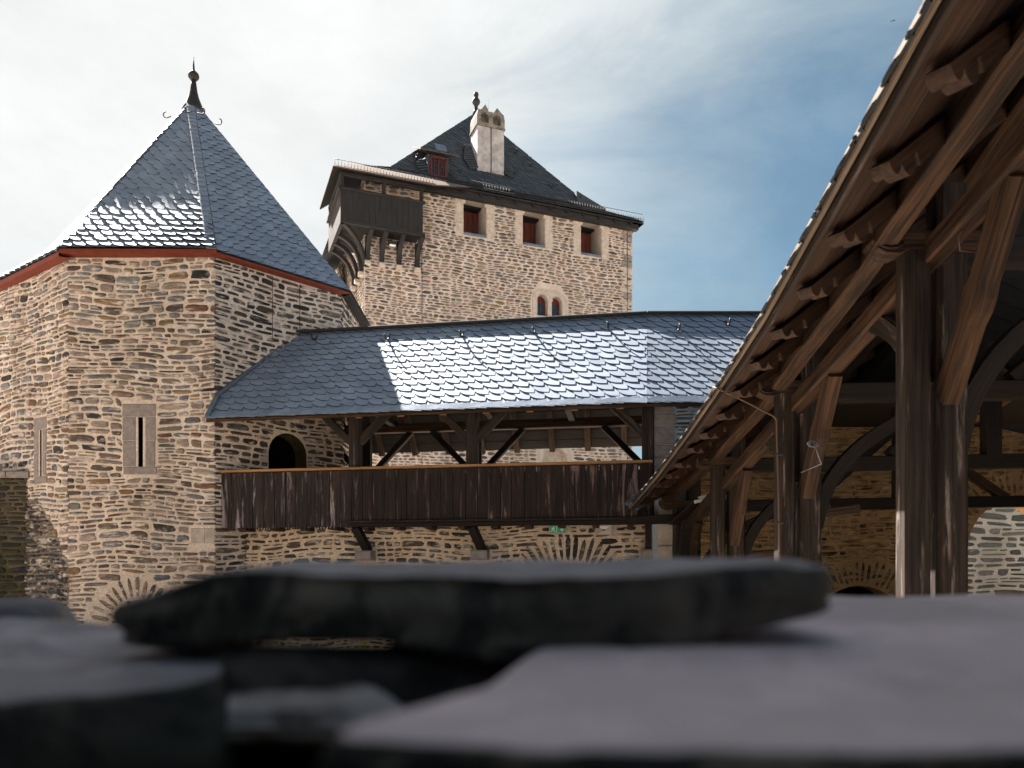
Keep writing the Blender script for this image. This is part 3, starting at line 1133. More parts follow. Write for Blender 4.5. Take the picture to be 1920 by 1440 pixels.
# posts + braces
psx = [g_s(663, 0), g_s(884, 0), g_s(1215, 0)]
for i, s in enumerate(psx):
    p_ = MB(); p_.beam(G(s, -.10, .95), G(s, -.10, PZ - .09), .21, .2, ch=.02, up=gN)
    p_.build('post', M['oak_grey'], gal)
    for sg in (-1, 1):
        if i == 2 and sg == 1: continue
        b_ = MB()
        b_.beam(G(s + sg * .08, -.10, PZ - .78), G(s + sg * .78, -.10, PZ - .10), .13, .15, ch=.012, up=gN)
        b_.build('brace', M['oak_grey'], gal)
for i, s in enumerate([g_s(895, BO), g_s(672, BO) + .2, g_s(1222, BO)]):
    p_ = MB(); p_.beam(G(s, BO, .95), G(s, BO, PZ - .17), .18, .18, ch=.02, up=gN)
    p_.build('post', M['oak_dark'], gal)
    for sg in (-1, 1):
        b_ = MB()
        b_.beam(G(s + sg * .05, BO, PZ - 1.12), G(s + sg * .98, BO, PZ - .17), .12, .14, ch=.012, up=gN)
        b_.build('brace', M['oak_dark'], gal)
for i, s in enumerate(psx + [psx[1] + 1.6]):
    b_ = MB(); b_.beam(G(s, -.1, PZ + .06), G(s, BO, PZ + .0), .13, .14, ch=.012); b_.build('tie_beam', M['oak_dark'], gal)
# parapet planks
rg_ = random.Random(9)
zt_, zb_ = 1.93, .955
pk = MB()
s = 0.02
s_mid = g_s(640, 0)
i = 0
while s < GL - .02:
    w_ = .195 + .05 * rg_.random()
    e = min(s + w_, GL)
    left = s < s_mid
    zb = (.90 if left else 1.0) + .012 * rg_.random()
    k = 1.0
    kk = .8 + .4 * rg_.random()
    if left: col = (1.6 * kk, 1.6 * kk, 1.75 * kk)
    else: col = (kk * 1.15, kk * .95, kk * .88)
    out = .002 + .006 * rg_.random()
    pk.beam(G((s + e) / 2, out, zb), G((s + e) / 2, out, zt_), e - s - .007, .028, up=gN, ch=.003, col=col)
    if left:
        for j in range(4):
            xx = s + (j + .5) * (e - s) / 4
            pk.prism([G(xx - .022, out + .012, zb + .01), G(xx + .022, out + .012, zb + .01), G(xx, out + .012, zb - .035)], gN * -.022, wcdir=UP, col=col)
    for zz in (zt_ - .10, zb_ + .17):       # nail heads
        for dx in (-.05, .05):
            pk.lathe(G((s + e) / 2 + dx, out + .016, zz), [(.008, -.006), (.009, 0), (.004, .006)], 6, 1)
    s = e
pk.beam(G(.03, -.03, 1.42), G(GL - .03, -.03, 1.42), .02, .84, ch=.002, col=(.5, .5, .5))
gp = pk.build('plank_panel', [M['plank'], M['metal']], gal)
r_ = MB(); r_.beam(G(.0, -.04, zt_ + .04), G(GL - .02, -.04, zt_ + .04), .22, .045, ch=.008); r_.build('handrail', M['new_wood'], gal)
r_ = MB(); r_.beam(G(s_mid + .05, .05, .99), G(GL + .35, .05, .99), .10, .035, ch=.006)
r_.build('trim_board', M['oak_grey'], gal)
r_ = MB(); r_.beam(G(s_mid + .05, -.06, .935), G(GL + .3, -.06, .935), .16, .08, ch=.01)
r_.build('sill_beam', M['oak_dark'], gal)
fb = MB()
for i in range(12):
    o = -.06 - i * .2
    fb.beam(G(.5 if i > 2 else .3, o - .1, .98), G(GL, o - .1, .98), .19, .03, ch=.004)
fb.build('floor_boards', M['oak_dark'], gal)
for i in range(13):
    s = .45 + i * .6
    j_ = MB(); j_.beam(G(s, .0, .90), G(s, -2.4, .90), .12, .11, ch=.012); j_.build('joist', M['oak'], gal)
for (s, z) in corb[:2]:
    b_ = MB(); b_.beam(G(s + .03, WO + .08, z - CZ + .03), G(s - .11, -.02, .9), .15, .15, ch=.012, up=gU); b_.build('bracket', M['oak_dark'], gal)
b_ = MB(); s, z = corb[2]; b_.beam(G(s, WO + .12, z - CZ + .03), G(s, WO + .12, .9), .14, .14, ch=.012, up=gN); b_.build('bracket', M['oak_grey'], gal)
bp = MB()
for i in range(30):
    s = 1.9 + i * .205
    bp.beam(G(s, BO, .95), G(s, BO, 1.72), .2, .025, up=gN, ch=.003)
bp.build('plank_panel', M['oak_dark'], gal)

# ---- sign and floodlight under the gallery
s = g_s(1046, -.2); z = g_z(991, s, -.2)
M['sign_green'] = mat_plain('sign_green', (.05, .36, .20), .4, 0, .5, 3, .1, 0)
M['sign_white'] = mat_plain('sign_white', (.75, .78, .74), .4, 0, .5, 3, .1, 0)
M['housing'] = mat_plain('light_housing', (.45, .38, .35), .5, 0, .5, 8, .2, 0)
sg = thing('exit_sign', 'green running man exit sign with down arrow hung under the gallery', 'sign', G(s, -.2, z))


def rect(mb, s_, o, z_, w_, h_, dep, mat=0):
    mb.beam(G(s_ - w_ / 2, o, z_), G(s_ + w_ / 2, o, z_), dep, h_, ch=.004, mat=mat)


b_ = MB(); rect(b_, s, -.2, z - .012, .31, .155, .05); rect(b_, s, -.22, z + .085, .30, .05, .08); b_.build('housing', M['housing'], sg)
b_ = MB(); rect(b_, s, -.172, z - .012, .285, .125, .006)
b_.build('panel', M['sign_green'], sg)
b_ = MB()


def sg_poly(pts):
    b_.prism([G(s + a, -.168, z - .012 + b) for a, b in pts], gN * .003)


ax = .075     # down arrow
sg_poly([(ax - .01, .045), (ax + .01, .045), (ax + .01, -.005), (ax - .01, -.005)])
sg_poly([(ax - .033, .0), (ax, -.045), (ax + .033, .0), (ax + .02, .006), (ax, -.018), (ax - .02, .006)])
b_.build('arrow', M['sign_white'], sg); b_ = MB()
hx = -.075    # running man and door
sg_poly([(hx + .012 * math.cos(t * .785), .036 + .012 * math.sin(t * .785)) for t in range(8)])
sg_poly([(hx - .02, .022), (hx + .012, .02), (hx + .004, -.012), (hx - .018, -.012)])
sg_poly([(hx - .018, -.01), (hx - .004, -.01), (hx - .03, -.046), (hx - .05, -.046), (hx - .05, -.036), (hx - .034, -.036)])
sg_poly([(hx - .006, -.012), (hx + .006, -.012), (hx + .026, -.03), (hx + .018, -.05), (hx + .008, -.05), (hx + .012, -.032)])
sg_poly([(hx - .02, .022), (hx - .04, .0), (hx - .034, -.006), (hx - .012, .012)])
sg_poly([(hx + .01, .02), (hx + .032, .006), (hx + .028, 0), (hx + .006, .01)])
sg_poly([(hx + .038, .05), (hx + .062, .05), (hx + .062, -.052), (hx + .038, -.052), (hx + .038, -.044), (hx + .054, -.044), (hx + .054, .042), (hx + .038, .042)])
b_.build('symbol', M['sign_white'], sg)
s = g_s(1132, -.2); z = g_z(994, s, -.2)
fl_ = thing('wall_light', 'square floodlight with cream reflector beside the green exit sign', 'lamp', G(s, -.2, z))
b_ = MB()
for (a0_, a1_, z0_, z1_) in ((-.15, .15, .07, .09), (-.15, .15, -.09, -.07), (-.15, -.13, -.07, .07), (.13, .15, -.07, .07)):
    b_.beam(G(s + a0_, -.18, z + (z0_ + z1_) / 2), G(s + a1_, -.18, z + (z0_ + z1_) / 2), .07, z1_ - z0_, ch=.003)
b_.build('housing', M['housing'], fl_)
b_ = MB()
o4 = [G(s - .13, -.165, z - .07), G(s + .13, -.165, z - .07), G(s + .13, -.165, z + .07), G(s - .13, -.165, z + .07)]
i4 = [G(s - .03, -.2, z - .02), G(s + .03, -.2, z - .02), G(s + .03, -.2, z + .02), G(s - .03, -.2, z + .02)]
for i in range(4):
    j = (i + 1) % 4
    b_.flat([o4[i], o4[j], i4[j], i4[i]], mat=0 if i % 2 == 0 else 1)
b_.flat(i4, mat=2)
b_.build('reflector', [M['sign_white'], M['housing'], M['new_wood']], fl_)

# ------------------------------------------------------------------ end wall right of the gallery
ew = MB()
ex0 = 2.44
eY = 13.36
out_ = [(0, 0), (.62, 0), (.62, CZ + 1.7), (1.6, CZ + 1.9), (1.6, CZ + 3.0), (0, CZ + 3.0)]
Oe = V(ex0, eY, 0)
ew.flat(to3(Oe, V(1, 0, 0), UP, out_), n=V(0, -1, 0))
quo = [[(0, CZ + .0), (.42, CZ + .0), (.42, CZ + 3.0), (0, CZ + 3.0)]]
rubble(ew, Oe, V(1, 0, 0), UP, V(0, -1, 0), out_, [[(0, 0), (.60, 0), (.60, CZ + 1.35), (0, CZ + 1.35)], [(0, 0), (.36, 0), (.36, CZ + 3), (0, CZ + 3)]], seed=51, pal=PAL_BLUE, ch=(.07, .16), sw=(.14, .4), gap=.05, irr=.15)
ew.flat([V(ex0, eY, 0), V(ex0, eY + .9, 0), V(ex0, eY + .9, CZ + 3), V(ex0, eY, CZ + 3)])
end = ew.build('end_wall', [M['mortar_pale'], M['stone_pale']], None, Oe)
tag(end, 'stone wall with dressed corner blocks at the right end of the gallery', 'wall')
zz = CZ + 1.36
rg_ = random.Random(12)
frE = (Oe, V(1, 0, 0), UP, V(0, -1, 0))
while zz < CZ + 2.9:
    h_ = .17 + .16 * rg_.random()
    b_ = MB(); block(b_, frE, -.01, .24 + .22 * rg_.random(), zz, min(zz + h_, CZ + 2.98), .02, back=.14, ch=.015)
    b_.build('quoin', M['dressed'], end); zz += h_
pr = MB()
zz = 0
while zz < CZ + 1.3:
    h_ = .3 + .15 * rg_.random()
    block(pr, (Oe + V(.08, 0, 0), V(1, 0, 0), UP, V(0, -1, 0)), 0, .52, zz, min(zz + h_, CZ + 1.33), .05 + .004 * rg_.random(), back=.4, ch=.02)
    zz += h_
tag(pr.build('stone_pier', M['dressed_warm'], None, Oe), 'cream dressed stone pier below the right end of the gallery', 'pier')
# ------------------------------------------------------------------ keep
kO = Vector((-6.5, 34, 0)); kU = Vector((.929, .370, 0)).normalized(); kN = Vector((kU.y, -kU.x, 0))
KW, KD = 13.5, 11.0
keep = thing('square_keep', 'large square rubble stone keep with dark hipped slate roof', 'tower', (-.5, 38, 0))


def K(s, out, z):
    return kO + kU * s + kN * out + UP * (CZ + z)


def k_s(u, out=0.0):
    k = (u - U0) / F
    o = kO + kN * out
    return (k * o.y - o.x) / (kU.x - k * kU.y)


def k_z(v, s, out=0.0):
    return (V0 - v) / F * (kO + kU * s + kN * out).y


KT = 17.55
wins = [(k_s(869), k_s(912)), (k_s(980), k_s(1022)), (k_s(1089), k_s(1128))]
WZ = 15.85
holes = [[(a, CZ + WZ), (b, CZ + WZ), (b, CZ + KT - .04), (a, CZ + KT - .04)] for a, b in wins]
tz0, tz1 = CZ + 12.5, CZ + 13.25
tw = [(k_s(1007), k_s(1027)), (k_s(1034), k_s(1054))]
tarch = [arch_poly(a, b, tz0, tz1) for a, b in tw]
la, lb = k_s(1017), k_s(1064)
low = arch_poly(la, lb, CZ + 4.2, CZ + 5.55)
kw = MB()
outer = [(0, 0), (KW, 0), (KW, CZ + KT), (0, CZ + KT)]
kw.flat(to3(kO, kU, UP, outer), [to3(kO, kU, UP, h) for h in holes + tarch + [low]], 0, kN)
jamb = []
rg_ = random.Random(2)
for a, b in wins:
    jamb.append([(a - .36, CZ + WZ - .12), (b + .36, CZ + WZ - .12), (b + .36, CZ + KT), (a - .36, CZ + KT)])
sur = [(tw[0][0] - .3, tz0 - .1), (tw[1][1] + .3, tz0 - .1), (tw[1][1] + .3, tz1 + .15), (tw[1][1] - .1, tz1 + .72), (tw[0][0] + .1, tz1 + .72), (tw[0][0] - .3, tz1 + .15)]
lows = [(la - .3, CZ + 4.1), (lb + .3, CZ + 4.1), (lb + .3, CZ + 6.1), ((la + lb) / 2, CZ + 6.5), (la - .3, CZ + 6.1)]
sto = [(0, CZ + 3.6), (KW, CZ + 3.6), (KW, CZ + KT), (0, CZ + KT)]
rubble(kw, kO, kU, UP, kN, sto, jamb + [sur, lows], seed=61, pal=PAL_TOWER, K=8, ch=(.11, .22), sw=(.2, .6), gap=.042, hgt=.03, irr=.1, split=.25)
# pale jamb blocks beside the openings
for a, b in wins:
    for (x0, x1) in ((a - .36, a), (b, b + .36)):
        z = CZ + WZ - .1
        while z < CZ + KT - .1:
            h_ = .2 + .16 * rg_.random()
            ext = .12 * rg_.random()
            block(kw, (kO, kU, UP, kN), x0 - (ext if x1 == a else 0), x1 + (ext if x0 == b else 0), z, min(z + h_, CZ + KT - .02), .02, 2, .08)
            z += h_
for z_ in np.arange(CZ + 4, CZ + KT - .1, .32):    # corner quoins right
    block(kw, (kO, kU, UP, kN), KW - (.45 + .25 * rg_.random()), KW + .01, z_, z_ + .3, .03, 2 if rg_.random() < .4 else 3, .08)
# left face
t3 = K(0, -KD, -CZ)
lO = t3; lU = (kO - t3).normalized(); lN = Vector((lU.y, -lU.x, 0))
kw.flat(to3(lO, lU, UP, [(0, 0), (KD, 0), (KD, CZ + KT), (0, CZ + KT)]), n=lN)
slot = [(KD - 1.9, CZ + 9.9), (KD - .9, CZ + 9.9), (KD - .9, CZ + 12.2), (KD - 1.9, CZ + 12.2)]
rubble(kw, lO, lU, UP, lN, [(0, CZ + 7), (KD, CZ + 7), (KD, CZ + KT), (0, CZ + KT)], [slot], seed=62, pal=PAL_TOWER, K=8, ch=(.11, .22), sw=(.2, .6), gap=.045, hgt=.035)
kw.flat([K(KW, 0, -CZ), K(KW, -KD, -CZ), K(KW, -KD, KT), K(KW, 0, KT)])
kw.flat([K(KW, -KD, -CZ), K(0, -KD, -CZ), K(0, -KD, KT), K(KW, -KD, KT)])
kw.build('wall', [M['mortar_tower'], M['stone_tower'], M['dressed_warm'], M['dressed']], keep)
for (a, b), h in zip(wins, holes):
    w_ = MB()
    reveal(w_, kO, kU, UP, kN, h, 1.2, 0, None)
    sill = [K(a, .04, WZ - .06), K(b, .04, WZ - .06), K(b, .04, WZ + .02), K(b, -1.2, WZ + .12), K(a, -1.2, WZ + .12), K(a, .04, WZ + .02)]
    win = w_.build('window', [M['dressed_warm']], keep)
    q = MB()
    q.prism([K(a + .01, .05, WZ - .08), K(a + .01, .05, WZ + .02), K(a + .01, -1.18, WZ + .14), K(a + .01, -1.18, WZ - .08)], kU * (b - a - .02))
    q.build('sill', M['lead'], win)
    q = MB()
    n_ = 4
    for i in range(n_):
        x0 = a + (b - a) * i / n_; x1 = a + (b - a) * (i + 1) / n_
        q.beam(K((x0 + x1) / 2, -1.15, WZ + .1), K((x0 + x1) / 2, -1.15, WZ + 1.55), x1 - x0 - .015, .05, up=kN, ch=.008)
    q.build('shutter', M['shutter'], win)
    q = MB()
    q.beam(K(a - .02, -.85, KT - .06), K(b + .02, -.95, KT - .06), .4, .1)
    q.build('lintel', M['dark_wood'], win)
    for x in (a + .0, b - .0):
        q = MB(); q.box(K(x, -.03, KT - .22), .16, .14, .2, ang=math.atan2(kU.y, kU.x), ch=.03)
        q.build('capital', M['dressed_warm'], win)
# twin window
tt = MB()
O2 = kO + kN * .035
c1, c2 = (tw[0][0] + tw[0][1]) / 2, (tw[1][0] + tw[1][1]) / 2
r_o = (tw[0][1] - tw[0][0]) / 2 + .24
ol = [(tw[0][0] - .24, tz0 - .12), (tw[1][1] + .24, tz0 - .12)]
for i in range(9):
    t = math.pi * .0 + (math.pi * .62) * i / 8
    ol.append((c2 + r_o * math.cos(t), tz1 + r_o * math.sin(t)))
for i in range(9):
    t = math.pi * .38 + (math.pi * .62) * i / 8
    ol.append((c1 + r_o * math.cos(t), tz1 + r_o * math.sin(t)))
tt.flat(to3(O2, kU, UP, ol), [to3(O2, kU, UP, h) for h in tarch], 0, kN)
reveal(tt, O2, kU, UP, kN, ol, .05, 0)
for h in tarch: reveal(tt, O2, kU, UP, kN, h, .4, 0)
tw_o = tt.build('twin_window', M['dressed_warm'], keep)
cl = MB()
cm = (tw[0][1] + tw[1][0]) / 2
cl.lathe(K(cm, -.06, 12.5), [(.12, 0), (.12, .05), (.085, .09), (.07, .14), (.065, .58), (.075, .6), (.11, .68), (.13, .78)], 14)
cl.box(K(cm, -.08, 13.3), .28, .3, .08, ang=math.atan2(kU.y, kU.x))
cl.build('column', M['dressed_warm'], tw_o)
for h, (a, b) in zip(tarch, tw):
    q = MB()
    q.flat(to3(kO - kN * .3, kU, UP, h), n=kN)
    q.build('frame', M['redframe'], tw_o)
    q = MB()
    q.beam(K((a + b) / 2 - .03, -.27, 12.62), K((a + b) / 2 - .03, -.27, 13.2), (b - a) * .62, .02, up=kN, mat=0)
    for i in range(4):
        q.beam(K(a + .08, -.25, 12.68 + i * .15), K(b - .1, -.25, 12.68 + i * .15), .02, .02, mat=1)
    for i in range(3):
        x = a + .12 + i * .13
        q.beam(K(x, -.25, 12.62), K(x, -.25, 13.2), .02, .02, mat=1, up=kN)
    q.build('pane', [M['glass'], M['metal']], tw_o)
# low arched window seen through the gallery
q = MB()
reveal(q, kO, kU, UP, kN, low, .35, 0, 0)
for i in range(9):
    t0 = math.pi * i / 9; t1 = math.pi * (i + 1) / 9
    c_ = (la + lb) / 2; r0_ = (lb - la) / 2; r1_ = r0_ + .28
    q.flat(to3(kO + kN * .03, kU, UP, [(c_ + r0_ * math.cos(t0), CZ + 5.55 + r0_ * math.sin(t0)), (c_ + r1_ * math.cos(t0), CZ + 5.55 + r1_ * math.sin(t0)),
                                        (c_ + r1_ * math.cos(t1), CZ + 5.55 + r1_ * math.sin(t1)), (c_ + r0_ * math.cos(t1), CZ + 5.55 + r0_ * math.sin(t1))]), n=kN)
lw = q.build('arched_window', M['dressed_warm'], keep)
for (x0, x1) in ((la + .1, (la + lb) / 2 - .1), ((la + lb) / 2 + .1, lb - .1)):
    q = MB(); q.flat(to3(kO - kN * .32, kU, UP, arch_poly(x0, x1, CZ + 4.3, CZ + 5.25)), n=kN)
    q.build('pane', M['redframe'], lw)
# slot on the left face
q = MB()
for (a_, b_, c_, d_) in ((KD - 1.9, KD - 1.6, 9.9, 12.2), (KD - 1.2, KD - .9, 9.9, 12.2)):
    q.prism(to3(lO, lU, UP, [(a_, CZ + c_), (b_, CZ + c_), (b_, CZ + d_), (a_, CZ + d_)]), lN * .04)
q.prism(to3(lO, lU, UP, [(KD - 1.6, CZ + 9.9), (KD - 1.2, CZ + 9.9), (KD - 1.2, CZ + 12.0), (KD - 1.6, CZ + 12.0)]), lN * .015, mat=1)
q.build('slit_window', [M['dressed_warm'], M['black']], keep)

# roof of the keep
ez, kz = 17.75, 19.0
ov = .45
eFL, eFR, eBR, eBL = K(-ov, ov, ez), K(KW + ov, ov, ez), K(KW + ov, -KD - ov, ez), K(-ov, -KD - ov, ez)
kFL, kFR, kBR, kBL = K(1.5, -1.5, kz), K(KW - 1.5, -1.5, kz), K(KW - 1.5, -KD + 1.5, kz), K(1.5, -KD + 1.5, kz)
kap = K(7.1, -5.5, 25.0)
rf = MB()
roof_face(rf, [eFL, eFR, kFR, kFL], .34, .21, 71, th=.016, vary=.22)
roof_face(rf, [kFL, kFR, kap], .34, .21, 72, th=.016, vary=.22, jit=.02)
roof_face(rf, [eBL, eFL, kFL, kBL], .34, .21, 73, th=.016)
roof_face(rf, [kBL, kFL, kap], .34, .21, 74, th=.016)
for q_ in ([eFR, eBR, kBR, kFR], [kFR, kBR, kap], [eBR, eBL, kBL, kBR], [kBR, kBL, kap]):
    rf.flat(q_, mat=0)
# small break on the right hip
rf.prism([K(11.2, -1.6, 19.25), K(12.6, -1.2, 18.75), K(12.7, -1.2, 18.9), K(11.2, -1.6, 19.75)], -kN * .8, mat=0)
# balcony roof skirt
zz0 = 16.9
rf.prism([K(-1.6, 1.6, zz0), K(2.75, 1.6, zz0 + .02), K(4.7, .47, ez - .02), K(-.45, .47, ez)], V(0, 0, .05), mat=3)
rf.prism([K(-1.6, 1.6, zz0), K(-.45, .47, ez), K(-.45, -2.4, ez), K(-1.6, -2.4, zz0)], V(0, 0, .05), mat=3)
kroof = rf.build('roof', [M['slate_tower'], M['under'], M['slate_edge'], M['copper']], keep)
sf = MB()
def soff(p):
    return p
sf.prism([K(-ov + .02, ov - .02, ez - .06), K(KW + ov - .02, ov - .02, ez - .06), K(KW + ov - .02, -.3, ez - .06), K(-ov + .02, -.3, ez - .06)], V(0, 0, -.06), wcdir=kU)
sf.prism([K(KW - .3, ov, ez - .07), K(KW + ov - .02, ov, ez - .07), K(KW + ov - .02, -KD, ez - .07), K(KW - .3, -KD, ez - .07)], V(0, 0, -.05), wcdir=kU)
sf.beam(K(0, .18, ez - .27), K(KW + .2, .18, ez - .27), .3, .26)
sf.prism([K(-1.58, 1.58, zz0 - .03), K(2.75, 1.58, zz0 - .01), K(4.68, .45, ez - .05), K(-.45, .45, ez - .03)], V(0, 0, .025))
sf.prism([K(-1.58, 1.58, zz0 - .03), K(-.45, .45, ez - .03), K(-.45, -2.38, ez - .03), K(-1.58, -2.38, zz0 - .03)], V(0, 0, .025))
sf.build('eave_soffit', M['dark_wood'], keep)
for i in range(15):
    q = MB(); s = .9 + i * .88
    if s < 3: continue
    q.beam(K(s, -.2, ez - .2), K(s, .43, ez - .2), .14, .12); q.build('rafter_end', M['oak_dark'], keep)
sn = MB()
for z_ in (.06, .3):
    sn.tube([K(3.9, ov - .15, ez + .12 + z_), K(KW + ov, ov - .15, ez + .12 + z_)], .014, 0, 4)
    sn.tube([K(-1.5, 1.5, zz0 + .1 + z_), K(2.75, 1.5, zz0 + .1 + z_), K(3.9, ov + .15, ez - .3 + z_)], .014, 0, 4)
for i in range(72):
    s = 3.9 + i * .142
    sn.tube([K(s, ov - .15, ez + .10), K(s, ov - .15, ez + .42)], .010, 0, 4)
for i in range(32):
    s = -1.5 + i * .135
    sn.tube([K(s, 1.5, zz0 + .08), K(s, 1.5, zz0 + .4)], .010, 0, 4)
sn.build('snow_guard', M['metal'], keep)
fi = MB()
fi.lathe(kap + V(0, 0, -.1), [(.2, 0), (.12, .2), (.09, .45), (.2, .6), (.22, .72), (.15, .85), (.09, .95), (.14, 1.02), (.13, 1.15), (.05, 1.22)], 14)
fi.build('finial', M['metal'], keep)
rng2 = random.Random(8)
for (s, o) in ((2.9, -2.2), (5.0, -1.9), (5.6, -3.2), (8.1, -2.4), (8.6, -3.6), (10.0, -2.1), (9.2, -3.0), (11.4, -1.8)):
    z = kz + 1.5 * (-1.5 - o)
    q = MB()
    nf = (kN * 1.5 + UP).normalized()
    hook(q, K(s, o, z) + nf * .03, nf, (kN - UP * 1.5).normalized(), .26)
    q.build('roof_hook', M['metal'], kroof)
cbl = MB(); sc_ = k_s(791)
cbl.tube([K(sc_, .03, KT - .3), K(sc_, .03, 5)], .012, 0, 5)
cbl.tube([K(KW - .28, .04, KT), K(KW - .28, .04, 5)], .012, 0, 5)
cbl.build('lightning_cable', M['metal'], keep)

# chimney
ch = MB()
ca0, ca1, co = 6.03, 7.44, -2.2
ang_k = math.atan2(kU.y, kU.x)
cc = (ca0 + ca1) / 2
ch.box(K(cc, co - .5, (18.8 + 22.35) / 2), ca1 - ca0, 1.0, 22.35 - 18.8, ang=ang_k, ch=.03)
chim = ch.build('chimney', M['plaster'], keep)
q = MB()
q.box(K(cc, co - .5, 22.38), ca1 - ca0 + .12, 1.12, .07, ang=ang_k, ch=.02)
# cap: arcade of pointed niches
Oc = K(ca0 - .03, co + .03, 0); Oc.z = CZ
wcp = (ca1 - ca0 + .06)
outl = [(0, 22.42), (wcp, 22.42), (wcp, 22.85), (wcp - .06, 23.1), (wcp * .78 + .22, 23.1), (wcp * .72, 23.38), (wcp * .6, 23.1), (wcp * .5, 23.12), (wcp * .42, 23.1), (wcp * .3, 23.42), (wcp * .28 - .2, 23.12), (.06, 23.12), (0, 22.85)]
nich = [arch_poly(wcp * .14, wcp * .43, 22.52, 22.8), arch_poly(wcp * .57, wcp * .86, 22.52, 22.8)]
q.flat(to3(Oc, kU, UP, outl), [to3(Oc, kU, UP, h) for h in nich], 0, kN)
Oc2 = Oc - kN * 1.06
q.flat(to3(Oc2, kU, UP, outl), n=-kN)
n_ = len(outl)
f0 = to3(Oc, kU, UP, outl); f1 = to3(Oc2, kU, UP, outl)
q.add(f0 + f1, [(i, (i + 1) % n_, n_ + (i + 1) % n_, n_ + i) for i in range(n_)], 0)
for h in nich: reveal(q, Oc, kU, UP, kN, h, .35, 1, 1)
q.build('chimney_cap', [M['plaster_cap'], M['plaster_cap']], chim)
q = MB(); q.tube([K(cc, co, 22.4), K(cc, co + .06, 22.3), K(cc, co + .06, 19.6)], .02, 0, 5); q.tube([K(cc, co - .4, 23), K(cc, co - .4, 23.95)], .012, 0, 5)
q.build('lightning_rod', M['metal'], chim)
# dormer
dm = MB()
a, b = 3.30, 4.35
dm.prism([K(a, -1.55, kz - .2), K(a, -1.55, kz + 1.0), K(a, -2.35, kz + 1.12), K(a, -1.55, kz - .2) - kN * .001], kU * .12, mat=0)
dm.prism([K(b, -1.55, kz - .2), K(b, -1.55, kz + 1.0), K(b, -2.35, kz + 1.12)], -kU * .12, mat=0)
dm.beam(K(a, -1.6, kz + .97), K(b, -1.6, kz + .97), .12, .1, mat=0)
dorm = dm.build('dormer', M['slate_tower'], keep)
q = MB()
q.prism([K(2.85, -1.15, kz + .95), K(4.75, -1.15, kz + .95), K(4.75, -2.6, kz + 1.75), K(2.85, -2.6, kz + 1.75)], V(0, 0, .07))
q.build('dormer_roof', M['copper'], dorm)
q = MB()
for (x0, x1, z0, z1) in ((a + .12, b - .12, kz - .02, kz + .07), (a + .12, b - .12, kz + .84, kz + .92), (a + .12, a + .2, kz, kz + .9), (b - .2, b - .12, kz, kz + .9), ((a + b) / 2 - .03, (a + b) / 2 + .03, kz, kz + .9)):
    q.box(K((x0 + x1) / 2, -1.5, (z0 + z1) / 2), x1 - x0, .08, z1 - z0, ang=ang_k, ch=.006)
for i in (1, 2, 3):
    q.beam(K(a + .2, -1.5, kz + .07 + i * .2), K(b - .2, -1.5, kz + .07 + i * .2), .03, .025)
for i in (.33, .66, 1.33, 1.66):
    x = a + .2 + (b - a - .4) * i / 2
    q.beam(K(x, -1.5, kz + .05), K(x, -1.5, kz + .85), .025, .03, up=kN)
q.build('window_frame', M['redframe'], dorm)
q = MB(); q.flat([K(a + .15, -1.54, kz), K(b - .15, -1.54, kz), K(b - .15, -1.54, kz + .9), K(a + .15, -1.54, kz + .9)], n=kN)
q.build('pane', M['glass'], dorm)
# curved slate cheeks of the dormer and chimney
for (sx, o0, sg_) in ((a, -1.6, -1), (b, -1.6, 1), (ca0, co, -1), (ca1, co, 1)):
    zb0 = kz + 1.5 * (-1.5 - o0)
    q = MB(); H_ = .95 if sx in (a, b) else 2.0
    nrow = int(H_ / .17)
    for r in range(nrow):
        t = r / nrow
        o_ = o0 - t * H_ / 1.5 * .9
        z_ = kz + 1.5 * (-1.5 - o_)
        wd = (.55 if sx in (a, b) else .6) * (1 - abs(t - .35) * .8)
        for k in range(4):
            x0 = sx + sg_ * wd * k / 4; x1 = sx + sg_ * wd * (k + 1.15) / 4
            h0 = .12 * (1 - k / 4) ** 2; h1 = .12 * (1 - (k + 1) / 4) ** 2
            q.add([K(x0, o_ + .16, z_ + .02 + h0), K(x1, o_ + .16, z_ + .01 + h1), K(x1, o_ - .1, z_ + .22 + h1), K(x0, o_ - .1, z_ + .22 + h0),
                   K(x0, o_ + .16, z_ - .03 + h0), K(x1, o_ + .16, z_ - .04 + h1)], [(0, 1, 2, 3), (4, 5, 1, 0)], 0, None, (1, 1, 1))
    q.build('swept_valley', M['slate_tower'], kroof)
q = MB()
nf = (kN * 1.5 + UP).normalized(); upf = (UP * 1.5 - kN).normalized()
p = K(4.35, -2.95, kz + 1.5 * 1.45) + nf * .08
q.prism([p - kU * .28 - upf * .3, p + kU * .28 - upf * .3, p + kU * .28 + upf * .3, p - kU * .28 + upf * .3], -nf * .12)
q.build('skylight', M['lead'], kroof)

